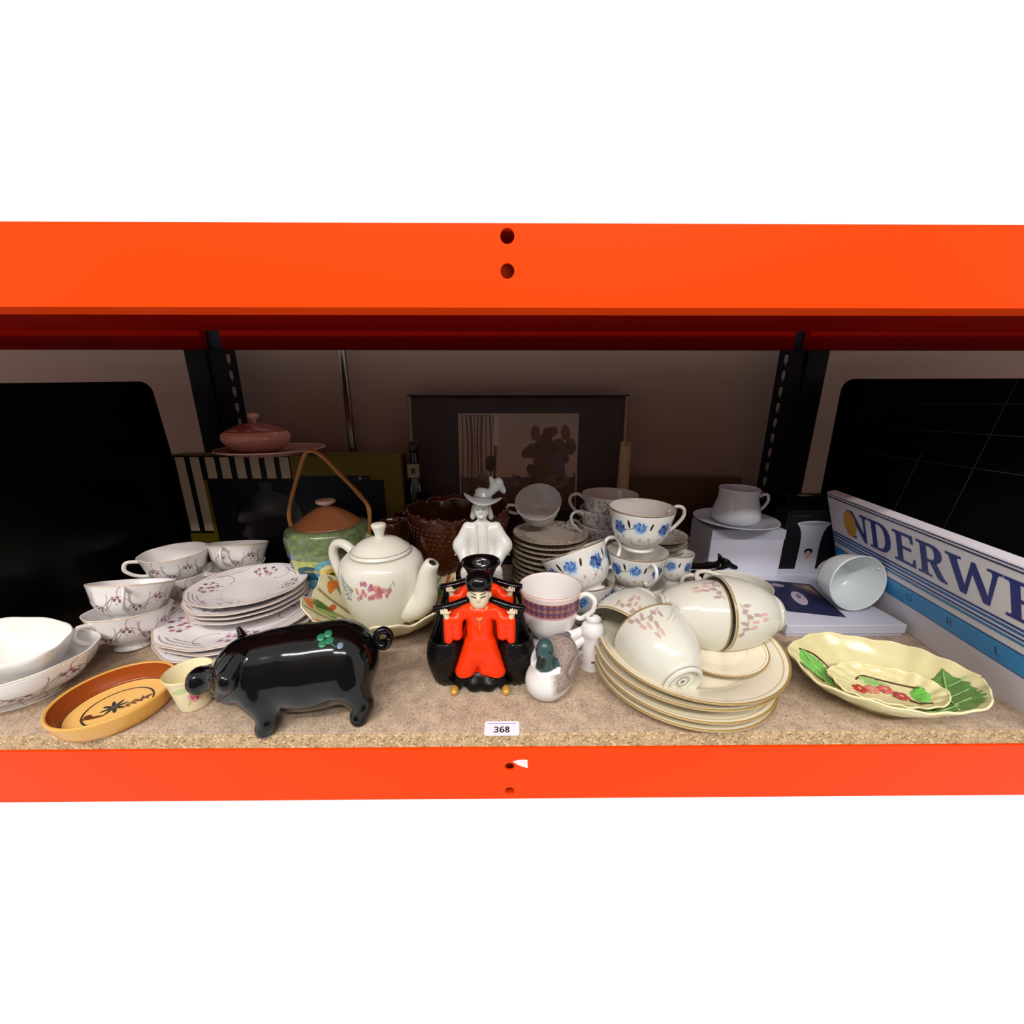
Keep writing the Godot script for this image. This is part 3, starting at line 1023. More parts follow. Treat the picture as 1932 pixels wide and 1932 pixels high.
# ---------------------------------------------------------------- back row
func build_back_row() -> void:
	# striped carton
	var t := thing("striped_carton", "olive carton with black and cream stripes carrying a pink pot", "carton", Vector3(-0.452, 0, -0.455))
	var card := mat(Color(0.32, 0.27, 0.07), 0.6, 0.3)
	part(t, "carton_body", rbox(Vector3(0.465, 0.268, 0.038), 0.002), card)
	part(t, "front_print", rbox(Vector3(0.461, 0.264, 0.0006), 0.0001), mat(Color.WHITE, 0.4, 0.3, 0.0, T.carton), Vector3(0, 0.002, 0.0193))
	part(t, "side_print", rbox(Vector3(0.0006, 0.26, 0.03), 0.0001), mat(Color(0.24, 0.18, 0.08), 0.5, 0.3), Vector3(0.2328, 0.004, 0))
	var black_pot := lathe(smooth([Vector2(0, 0), Vector2(0.045, 0.0), Vector2(0.062, 0.02), Vector2(0.07, 0.06), Vector2(0.066, 0.10), Vector2(0.05, 0.118), Vector2(0.02, 0.13), Vector2(0.012, 0.134), Vector2(0.016, 0.142), Vector2(0.012, 0.150), Vector2(0, 0.152)], 3), 40)
	var flat := part(t, "pot_picture", black_pot, mat(Color(0.02, 0.025, 0.03), 0.16, 0.5), Vector3(-0.055, 0.06, 0.0196))
	flat.scale = Vector3(1.0, 1.0, 0.02)
	# pink lidded pot on its plate, on the carton
	var pl := thing("display_plate", "dusky pink plate lying on the striped carton under the pot", "plate", Vector3(-0.478, 0.2685, -0.435))
	part(pl, "plate_body", plate_mesh(0.098, 0.011, 0.065), mat(Color(0.62, 0.44, 0.40), 0.2))
	part(pl, "rim_line", tube(ring(0.0975, 0.0122, 48), 0.0012, 6), mat(Color(0.80, 0.70, 0.64), 0.3))
	var pk := mat(Color(0.84, 0.62, 0.55), 0.18)
	var pot := thing("lidded_pot", "small pink china pot with a knobbed lid on the pink plate", "pot", Vector3(-0.505, 0.2745, -0.435))
	pot.scale = Vector3(0.9, 0.92, 0.9)
	part(pot, "bowl", lathe(smooth([Vector2(0, 0.001), Vector2(0.035, 0.0), Vector2(0.055, 0.010), Vector2(0.066, 0.025), Vector2(0.066, 0.036), Vector2(0.061, 0.043)], 4) + [Vector2(0.0, 0.043)], 48), pk)
	var lid := part(pot, "lid", lathe([Vector2(0, 0.0435), Vector2(0.0585, 0.0435)] + smooth([Vector2(0.058, 0.045), Vector2(0.045, 0.052), Vector2(0.02, 0.060), Vector2(0.0, 0.061)], 4), 48), mat(Color(0.62, 0.36, 0.31), 0.2))
	part(lid, "knob", lathe(smooth([Vector2(0.004, 0.060), Vector2(0.005, 0.067), Vector2(0.012, 0.074), Vector2(0.009, 0.080), Vector2(0.0, 0.082)], 4), 24), pk)
	# picture leaning on the wall
	var f := thing("framed_picture", "framed landscape print in a wide brown mount leaning on the wall", "picture", Vector3(0.021, 0, -0.497), Vector3(-4.0, 0, 0))
	var fw := 0.475
	var fh := 0.385
	part(f, "mount", rbox(Vector3(fw - 0.008, fh - 0.008, 0.008), 0.001), mat(Color(0.13, 0.06, 0.035), 0.85, 0.1), Vector3(0, 0.004, -0.006))
	part(f, "print", rbox(Vector3(0.262, 0.215, 0.0006), 0.0001), mat(Color(1, 1, 1), 0.7, 0.2, 0.0, T.print), Vector3(0.0, 0.129, -0.0015))
	for s in [[-0.1315, 0.0], [0.1315, 0.0]]:
		part(f, "inner_fillet", rbox(Vector3(0.003, 0.218, 0.002), 0.0004), mat(Color(0.60, 0.55, 0.48), 0.5), Vector3(s[0], 0.127, -0.0012))
	part(f, "inner_fillet", rbox(Vector3(0.266, 0.003, 0.002), 0.0004), mat(Color(0.60, 0.55, 0.48), 0.5), Vector3(0, 0.344, -0.0012))
	var glass := mat(Color(1, 1, 1, 0.02), 0.02, 0.12)
	glass.transparency = BaseMaterial3D.TRANSPARENCY_ALPHA
	part(f, "glass_pane", rbox(Vector3(fw - 0.01, fh - 0.01, 0.001), 0.0001), glass, Vector3(0, 0.005, 0.001))
	var gilt := mat(Color(0.50, 0.42, 0.34), 0.3, 0.5, 0.5)
	var dark := mat(Color(0.13, 0.07, 0.05), 0.4)
	for s in [-1, 1]:
		part(f, "frame_side", rbox(Vector3(0.008, fh, 0.014), 0.002), gilt, Vector3(s * fw * 0.5, 0, -0.003))
	part(f, "frame_rail", rbox(Vector3(fw + 0.008, 0.008, 0.014), 0.002), dark, Vector3(0, fh - 0.004, -0.003))
	part(f, "frame_rail", rbox(Vector3(fw + 0.008, 0.008, 0.014), 0.002), dark, Vector3(0, 0, -0.003))
	# dark bottle
	var b := thing("bottle", "dark glass bottle with a small pale label beside the carton", "bottle", Vector3(-0.197, 0, -0.452))
	part(b, "bottle_body", lathe(smooth([Vector2(0, 0.001), Vector2(0.018, 0), Vector2(0.02, 0.006), Vector2(0.02, 0.17), Vector2(0.018, 0.20), Vector2(0.009, 0.235), Vector2(0.008, 0.275)], 3) + [Vector2(0, 0.275)], 28), mat(Color(0.02, 0.022, 0.02), 0.08))
	part(b, "stopper", lathe([Vector2(0, 0.27), Vector2(0.010, 0.27), Vector2(0.010, 0.292), Vector2(0.0, 0.293)], 20), mat(Color(0.05, 0.04, 0.04), 0.4))
	part(b, "label_patch", curved_patch(0.0203, 0.232, 0.26, 0.9, 2.2), mat(Color(0.50, 0.46, 0.36), 0.6), Vector3(0, -0.012, 0))
	part(b, "label_mark", curved_patch(0.0206, 0.240, 0.252, 1.35, 1.75), mat(Color(0.12, 0.11, 0.09), 0.6), Vector3(0, -0.012, 0))
	# candle
	var c := thing("candle", "plain cream candle standing upright right of the framed picture", "candle", Vector3(0.245, 0, -0.462))
	part(c, "wax", lathe(smooth([Vector2(0, 0), Vector2(0.0135, 0), Vector2(0.0135, 0.004), Vector2(0.0125, 0.15), Vector2(0.011, 0.278), Vector2(0.008, 0.285)], 3) + [Vector2(0, 0.284)], 24), mat(Color(0.62, 0.52, 0.38), 0.5))
	part(c, "wick", tube(vv([[0, 0.283, 0], [0.0005, 0.288, 0], [0.001, 0.292, 0.0005]]), 0.0007, 6), mat(Color(0.1, 0.09, 0.08), 0.8))
	# wooden board
	var wd := MeshInstance3D.new()
	wd.name = "wooden_board"
	wd.mesh = rbox(Vector3(0.27, 0.205, 0.014), 0.002)
	wd.material_override = mat(Color(0.30, 0.21, 0.14), 0.6, 0.3)
	add_child(wd)
	wd.position = Vector3(0.402, 0, -0.525)
	describe(wd, "dark brown wooden board standing behind the blue cups", "board")
	# amber glass bowl, beaded all over
	var amber := mat(Color(0.27, 0.11, 0.04), 0.12, 0.6, 0.1)
	var beads := func(p: Vector3, a: float, i: int) -> Vector3:
		if i < 4:
			return p
		var e := 0.0022 * cos(a * 14.0) * clampf((p.y - 0.14) * 40.0, 0, 1)
		return Vector3(p.x, p.y + e, p.z)
	var ab := thing("glass_bowl", "deep amber beaded glass bowl with a scalloped rim behind the white figurine", "bowl", Vector3(-0.100, 0, -0.385))
	var bp := [Vector2(0, 0.002), Vector2(0.042, 0.0), Vector2(0.045, 0.006), Vector2(0.042, 0.012)] + smooth([Vector2(0.050, 0.024), Vector2(0.074, 0.06), Vector2(0.090, 0.11), Vector2(0.100, 0.16)], 6) + [Vector2(0.102, 0.170), Vector2(0.100, 0.172), Vector2(0.097, 0.170)] + smooth([Vector2(0.095, 0.16), Vector2(0.085, 0.11), Vector2(0.068, 0.062), Vector2(0.04, 0.03), Vector2(0, 0.026)], 4)
	part(ab, "bowl_body", lathe(bp, 112, [], false, beads), amber)
	var bead_mesh := lathe([Vector2(0, -0.0034), Vector2(0.0024, -0.0024), Vector2(0.0034, 0), Vector2(0.0024, 0.0024), Vector2(0, 0.0034)], 8)
	for k in 42:
		var a := TAU * k / 42.0
		part(ab, "rim_bead", bead_mesh, amber, Vector3(0.0998 * cos(a), 0.1712 + 0.0022 * cos(a * 14.0), 0.0998 * sin(a)))
	var knobs := SurfaceTool.new()
	knobs.begin(Mesh.PRIMITIVE_TRIANGLES)
	for r in 12:
		var y := 0.045 + 0.0095 * r
		var rr := lerpf(0.0645, 0.0985, pow((y - 0.045) / 0.105, 0.75))
		for k in 48:
			var a := TAU * (k + 0.5 * (r % 2)) / 48.0
			knobs.append_from(bead_mesh, 0, Transform3D(Basis.from_scale(Vector3(0.9, 0.9, 0.9)), Vector3(rr * cos(a), y, rr * sin(a))))
	var ko := part(ab, "bead_pattern", knobs.commit(), amber)
	ko.set_meta("kind", "stuff")
	var tum := thing("glass_tumbler", "small ribbed amber tumbler left of the beaded bowl, nearest the barrel", "tumbler", Vector3(-0.228, 0, -0.352), Vector3.ZERO, "amber tumblers")
	var ribs := func(p: Vector3, a: float, _i: int) -> Vector3:
		var s := 1.0 + 0.03 * cos(a * 12.0)
		return Vector3(p.x * s, p.y, p.z * s)
	part(tum, "glass_wall", cup_mesh([Vector2(0.018, 0.001), Vector2(0.019, 0.05), Vector2(0.021, 0.10), Vector2(0.023, 0.150)], 0.0018, 48, ribs), mat(Color(0.22, 0.10, 0.05), 0.08, 0.5))
	part(tum, "rim", tube(ring(0.0225, 0.1503, 24), 0.0012, 6), mat(Color(0.30, 0.16, 0.08), 0.08, 0.7))
	dup(tum, "small ribbed amber tumbler touching the beaded bowl's left flank", Vector3(-0.212, 0, -0.402))
	# plate stack with a teacup on top
	var d := thing("side_plate", "patterned beige side plate on top of the stack behind figurine", "plate", Vector3(0.082, 0.113, -0.368), Vector3.ZERO, "beige side plates in the back stack")
	part(d, "plate_body", plate_mesh(0.076, 0.011, 0.048), M.grey_plate)
	part(d, "foot_ring", tube(ring(0.038, 0.0008, 32), 0.0009, 6), M.cream)
	var nth := ["first", "second", "third", "fourth", "fifth", "sixth", "seventh", "eighth", "ninth", "tenth", "eleventh", "twelfth"]
	for k in 11:
		var y := 0.1028 - 0.01025 * k
		dup(d, "patterned beige side plate, %s from the top in the stack behind figurine" % nth[k + 1], Vector3(0.082 + 0.0015 * sin(k * 2.1), maxf(y, 0.0), -0.368 + 0.0015 * cos(k * 1.7)), Vector3(0, 37 * k, 0))
	var cw := cup_mesh([Vector2(0.020, 0.001), Vector2(0.021, 0.006), Vector2(0.019, 0.010), Vector2(0.032, 0.020), Vector2(0.041, 0.040), Vector2(0.045, 0.060)], 0.0018)
	var tc := thing("teacup", "white teacup tipped forward on top of the beige plate stack", "cup", Vector3(0.064, 0.139, -0.405), Vector3(38, 0, 8))
	part(tc, "bowl", cw, china(T.grey_wall, Color(1, 1, 1)))
	part(tc, "handle", tube(smooth(vv([[-0.041, 0.050, 0], [-0.056, 0.056, 0], [-0.062, 0.044, 0], [-0.054, 0.030, 0], [-0.037, 0.026, 0]]), 5), 0.003, 8), M.white)

func ring(r: float, y: float, n: int) -> Array:
	var out := []
	for k in n + 1:
		out.append(Vector3(r * cos(TAU * k / n), y, r * sin(TAU * k / n)))
	return out

func curved_patch(r: float, y0: float, y1: float, a0: float, a1: float, r_top := -1.0) -> ArrayMesh:
	var rows := []
	var uvs := []
	for i in 5:
		var row := PackedVector3Array()
		var uv := PackedVector2Array()
		var rr := lerpf(r, r_top if r_top > 0 else r, i / 4.0)
		for j in 13:
			var a := lerpf(a0, a1, j / 12.0)
			row.append(Vector3(rr * cos(a), lerpf(y0, y1, i / 4.0), rr * sin(a)))
			uv.append(Vector2(1.0 - j / 12.0, 1.0 - i / 4.0))
		rows.append(row)
		uvs.append(uv)
	return grid(rows, uvs)

# ---------------------------------------------------------------- pink sprigged set
func handle_path(r: float, top: float, low: float, out: float) -> Array:
	return smooth(vv([[r - 0.003, top, 0], [r + out * 0.75, top + 0.005, 0], [r + out, top - 0.008, 0], [r + out * 0.7, (top + low) * 0.5 - 0.004, 0], [r + out * 0.2, low + 0.004, 0], [r - 0.012, low, 0]]), 5)

func lean(o: Node3D, tip: float, spin: float, size := 1.0) -> void:
	# tip the thing towards the back of the shelf and spin it on its own axis
	o.basis = Basis.from_euler(Vector3(deg_to_rad(tip), 0, 0)) * Basis.from_euler(Vector3(0, deg_to_rad(spin), 0)) * Basis.from_scale(Vector3.ONE * size)

func build_pink_set() -> void:
	var wob := func(p: Vector3, a: float, i: int) -> Vector3:
		var s := 1.0 + 0.012 * cos(a * 8.0) * clampf((p.y - 0.02) * 25.0, 0, 1)
		return Vector3(p.x * s, p.y, p.z * s)
	var body := cup_mesh([Vector2(0.024, 0.001), Vector2(0.026, 0.004), Vector2(0.022, 0.010), Vector2(0.036, 0.020), Vector2(0.048, 0.036), Vector2(0.053, 0.054), Vector2(0.058, 0.070)], 0.0018, 64, wob)
	var hnd := tube(handle_path(0.052, 0.060, 0.028, 0.026), 0.0036, 8, 0.7, Vector3.BACK)
	var c := thing("teacup", "pink-sprigged teacup with a square handle, lower of the pair by the gravy boat", "cup", Vector3(-0.590, 0, -0.176), Vector3(0, -100, 0), "pink sprigged teacups")
	part(c, "bowl", body, M.swirl_wall)
	part(c, "handle", hnd, M.white)
	dup(c, "pink-sprigged teacup nested upper in the pair beside the gravy boat", Vector3(-0.594, 0.0375, -0.184))
	lean(c, -8, -100, 0.90)
	lean(get_node("teacup_002"), -19, -54, 0.90)
	dup(c, "pink-sprigged teacup, lower of the pair left behind the saucer stack", Vector3(-0.622, 0, -0.318), Vector3(0, 150, 0))
	dup(c, "pink-sprigged teacup with open white inside, upper of the pair at the black panel", Vector3(-0.620, 0.041, -0.318), Vector3(0, 221, 0))
	dup(c, "pink-sprigged teacup, lower of the pair in front of the striped carton", Vector3(-0.545, 0, -0.362), Vector3(0, -120, 0))
	lean(dup(c, "pink-sprigged teacup, upper of the pair in front of the striped carton", Vector3(-0.545, 0.035, -0.366)), -14, -78, 0.92)
	var wavy := func(p: Vector3, a: float, i: int) -> Vector3:
		var k := clampf((Vector2(p.x, p.z).length() - 0.06) * 20.0, 0, 1)
		return Vector3(p.x * (1 + 0.012 * k * cos(a * 10)), p.y, p.z * (1 + 0.012 * k * cos(a * 10)))
	var big := thing("tea_plate", "wide pink-sprigged plate at the very bottom of left stack", "plate", Vector3(-0.452, 0, -0.232), Vector3.ZERO, "wide pink sprigged plates under the left saucers")
	part(big, "plate_body", plate_mesh(0.118, 0.013, 0.072, 72, wavy), M.swirl_plate)
	part(big, "foot_ring", tube(ring(0.058, 0.0008, 40), 0.0010, 6), M.white)
	dup(big, "wide pink-sprigged plate second from the bottom of left stack", Vector3(-0.447, 0.0095, -0.236), Vector3(0, 60, 0))
	dup(big, "wide pink-sprigged plate shown third up beneath the left saucers", Vector3(-0.452, 0.019, -0.234), Vector3(0, 130, 0))
	var s := thing("saucer", "pink-sprigged saucer with a well, topmost of the left stack", "saucer", Vector3(-0.447, 0.0535, -0.254), Vector3(1, 200, 1), "pink sprigged saucers in the left stack")
	part(s, "saucer_body", plate_mesh(0.090, 0.017, 0.042, 72, wavy), M.swirl_plate)
	part(s, "foot_ring", tube(ring(0.034, 0.0008, 40), 0.0010, 6), M.white)
	for k in 3:
		dup(s, ["pink-sprigged saucer second from the top of left stack", "pink-sprigged saucer in the middle of left stack", "pink-sprigged saucer lowest, resting on the wide plates"][k], Vector3(-0.447 + 0.002 * sin(k * 3.0), 0.0445 - 0.0085 * k, -0.252 + 0.002 * cos(k * 2.0)), Vector3(0, 70 * k, 0))

# ---------------------------------------------------------------- left front
func boat_mesh() -> ArrayMesh:
	# sauce boat: spout towards +x
	var prof := [[0.0, 0.004], [0.42, 0.004], [0.44, 0.0], [0.50, 0.0], [0.50, 0.004], [0.46, 0.010], [0.60, 0.020], [0.78, 0.036], [0.90, 0.052], [0.97, 0.064], [1.0, 0.072], [0.985, 0.0735], [0.96, 0.070], [0.88, 0.054], [0.74, 0.036], [0.5, 0.020], [0.25, 0.014], [0.0, 0.013]]
	var rows := []
	var uvs := []
	for q in prof:
		var row := PackedVector3Array()
		var uv := PackedVector2Array()
		for j in 73:
			var a := TAU * (j % 72) / 72.0
			var t := clampf(q[1] / 0.072, 0, 1) * clampf(q[0] * 1.6, 0, 1)
			var spout := pow(maxf(cos(a), 0.0), 6.0)
			var rx := 0.088 + 0.026 * spout * t
			var rz := 0.052 - 0.006 * spout
			var lift := 0.006 * spout * t * t + 0.006 * pow(maxf(-cos(a), 0.0), 3.0) * t * t - 0.006 * t * t * pow(absf(sin(a)), 2.0) + 0.0008 * t * t * cos(a * 9.0)
			row.append(Vector3(q[0] * rx * cos(a), q[1] + lift, q[0] * rz * sin(a)))
			uv.append(Vector2(j / 72.0, 0.3))
		rows.append(row)
		uvs.append(uv)
	return grid(rows, uvs)

func build_left_front() -> void:
	var oval := func(p: Vector3, a: float, i: int) -> Vector3:
		return Vector3(p.x * 1.55 * (1.0 + 0.012 * cos(a * 10)), p.y + 0.004 * cos(2 * a) * clampf(p.y * 25, 0, 1), p.z)
	var st := thing("oval_dish", "pink-sprigged oval dish at the left edge, holding the white gravy boat", "dish", Vector3(-0.660, 0, -0.072), Vector3(0, 3, 0))
	part(st, "dish_body", cup_mesh([Vector2(0.038, 0.001), Vector2(0.040, 0.005), Vector2(0.038, 0.009), Vector2(0.054, 0.018), Vector2(0.066, 0.034), Vector2(0.073, 0.056)], 0.0022, 72, oval), M.swirl_wall)
	var orr := []
	for q in ring(0.0395, 0.0012, 48):
		orr.append(Vector3(q.x * 1.55, q.y, q.z))
	part(st, "foot_ring", tube(orr, 0.0012, 6), M.white)
	var gb := thing("gravy_boat", "plain white china gravy boat standing in the oval dish", "gravy boat", Vector3(-0.640, 0.0165, -0.078), Vector3(0, -24, 0))
	gb.scale = Vector3(0.86, 0.85, 1.0)
	part(gb, "boat_body", boat_mesh(), M.white)
	part(gb, "handle", tube(smooth(vv([[-0.080, 0.072, 0], [-0.10, 0.092, 0], [-0.122, 0.088, 0], [-0.124, 0.064, 0], [-0.104, 0.044, 0], [-0.074, 0.040, 0]]), 5), 0.005, 10), M.white)
	# slipware dish
	var bd := thing("slipware_dish", "round brown and ochre slipware dish with a painted flower inside", "dish", Vector3(-0.487, 0, -0.044), Vector3(0, 12, 0))
	var pts := [Vector2(0, 0.001), Vector2(0.048, 0.0), Vector2(0.052, 0.002)] + smooth([Vector2(0.055, 0.008), Vector2(0.0575, 0.016), Vector2(0.060, 0.025)], 3) + [Vector2(0.0595, 0.0270), Vector2(0.0580, 0.0273), Vector2(0.0565, 0.0258)]
	part(bd, "outside", lathe(pts, 72), mat(Color(0.86, 0.64, 0.30), 0.3))
	part(bd, "inside", lathe([Vector2(0.0565, 0.0258)] + smooth([Vector2(0.0550, 0.018), Vector2(0.052, 0.0105), Vector2(0.045, 0.0060), Vector2(0, 0.005)], 4), 72, [], true), mat(Color.WHITE, 0.25, 0.5, 0.0, T.slip))
	# small mug
	var mg := thing("egg_cup", "tiny cream beaker painted with a pink rose by pig's snout", "beaker", Vector3(-0.399, 0, -0.053), Vector3(0, -28, 0))
	mg.scale = Vector3(0.98, 0.88, 0.98)
	part(mg, "beaker_body", cup_mesh([Vector2(0.0165, 0.001), Vector2(0.018, 0.006), Vector2(0.0205, 0.024), Vector2(0.0235, 0.044), Vector2(0.0265, 0.056)], 0.0016, 48), china(T.mug))
	part(mg, "rim_line", tube(ring(0.0257, 0.0564, 36), 0.0007, 6), mat(Color(0.85, 0.78, 0.55), 0.25))
	build_pig()

func build_pig() -> void:
	var t := thing("money_pig", "glossy black china pig with a green four-leaf clover on its flank", "pig", Vector3(-0.262, 0, -0.041), Vector3(0, 8, 0))
	t.scale = Vector3(0.96, 1.17, 1.12)
	var q := [
		ball(Vector3(0.018, 0.055, 0), Vector3(0.078, 0.043, 0.041), 0.01),
		ball(Vector3(0.060, 0.058, 0), Vector3(0.046, 0.041, 0.039), 0.012),
		ball(Vector3(-0.030, 0.052, 0), Vector3(0.046, 0.039, 0.038), 0.012),
		ball(Vector3(-0.055, 0.057, 0), Vector3(0.030, 0.030, 0.028), 0.012, Vector3(0, 0, 12)),
		cap(Vector3(-0.062, 0.054, 0), Vector3(-0.102, 0.0485, 0), 0.0200, 0.0118, 0.008),
		cap(Vector3(-0.098, 0.0485, 0), Vector3(-0.106, 0.0475, 0), 0.0125, 0.0142, 0.003),
		cap(Vector3(-0.060, 0.037, 0), Vector3(-0.090, 0.0350, 0), 0.014, 0.0075, 0.005),
		ball(Vector3(-0.064, 0.046, 0.018), Vector3(0.014, 0.013, 0.010), 0.008),
		ball(Vector3(-0.064, 0.046, -0.018), Vector3(0.014, 0.013, 0.010), 0.008),
		# ears
		cap(Vector3(-0.042, 0.082, 0.020), Vector3(-0.050, 0.069, 0.0345), 0.0085, 0.0115, 0.002),
		cap(Vector3(-0.050, 0.069, 0.0345), Vector3(-0.062, 0.051, 0.0370), 0.0115, 0.0035, 0.002),
		cap(Vector3(-0.056, 0.070, -0.016), Vector3(-0.066, 0.090, -0.022), 0.008, 0.003, 0.004),
		# legs
		cap(Vector3(-0.026, 0.036, 0.020), Vector3(-0.021, 0.014, 0.026), 0.020, 0.0120, 0.010),
		cap(Vector3(-0.021, 0.014, 0.026), Vector3(-0.026, 0.006, 0.027), 0.012, 0.0120, 0.004),
		cap(Vector3(-0.034, 0.034, -0.020), Vector3(-0.042, 0.009, -0.024), 0.018, 0.012, 0.010),
		cap(Vector3(0.076, 0.040, 0.018), Vector3(0.088, 0.018, 0.024), 0.022, 0.0115, 0.010),
		cap(Vector3(0.088, 0.018, 0.024), Vector3(0.082, 0.007, 0.026), 0.0115, 0.0118, 0.004),
		cap(Vector3(0.066, 0.038, -0.020), Vector3(0.072, 0.009, -0.024), 0.020, 0.0115, 0.010),
		# belly
		ball(Vector3(0.022, 0.036, 0), Vector3(0.056, 0.025, 0.032), 0.010),
		# nostrils, eyes, flat feet
		{"cut": true, "c": Vector3(-0.1205, 0.049, 0.005), "r": Vector3(0.004, 0.003, 0.0025)},
		{"cut": true, "c": Vector3(-0.1205, 0.049, -0.005), "r": Vector3(0.004, 0.003, 0.0025)},
		{"cut": true, "c": Vector3(0, -0.020, 0), "r": Vector3(0.3, 0.0205, 0.3)},
	]
	part(t, "pig_body", sdf(q, 0.0024), M.black)
	for s in [-1, 1]:
		part(t, "eye", sdf([ball(Vector3(-0.0785, 0.064, s * 0.0185), Vector3(0.003, 0.0026, 0.002))], 0.0012), mat(Color(0.10, 0.10, 0.11), 0.05))
	var curl := []
	for k in 22:
		var a := TAU * 1.25 * k / 21.0 - 1.2
		curl.append(Vector3(0.1125 + 0.0085 * cos(a), 0.078 + 0.0085 * sin(a), -0.006 + 0.010 * k / 21.0))
	curl.push_front(Vector3(0.098, 0.070, -0.004))
	part(t, "tail", tube(curl, 0.0042, 10), M.black)
	var green := mat(Color(0.10, 0.42, 0.29), 0.25)
	var slope := Basis.from_euler(Vector3(deg_to_rad(30), 0, 0))
	var mid := Vector3(0.052, 0.0950, 0.0195)
	for k in 4:
		var a := k * 1.57 + 0.35
		var o := part(t, "clover_leaf", lathe(smooth([Vector2(0, -0.001), Vector2(0.0046, -0.0008), Vector2(0.0044, 0.0004), Vector2(0.0, 0.0006)], 2), 16), green, mid + slope * Vector3(0.0056 * cos(a), -0.0004, 0.0056 * sin(a)), Vector3(30, 0, 0))
		o.scale = Vector3(1.0, 1, 0.86)
	part(t, "clover_stem", tube([mid + slope * Vector3(0.003, 0, 0.003), mid + slope * Vector3(0.010, -0.0006, 0.007), mid + slope * Vector3(0.014, -0.0012, 0.010)], 0.0007, 6), green)
	part(t, "pale_mark", lathe(smooth([Vector2(0, 0), Vector2(0.0034, 0.0), Vector2(0.0032, 0.0005), Vector2(0.0, 0.0007)], 2), 12), mat(Color(0.42, 0.48, 0.58), 0.3), mid + slope * Vector3(0.018, -0.0018, 0.008), Vector3(32, 0, -6))

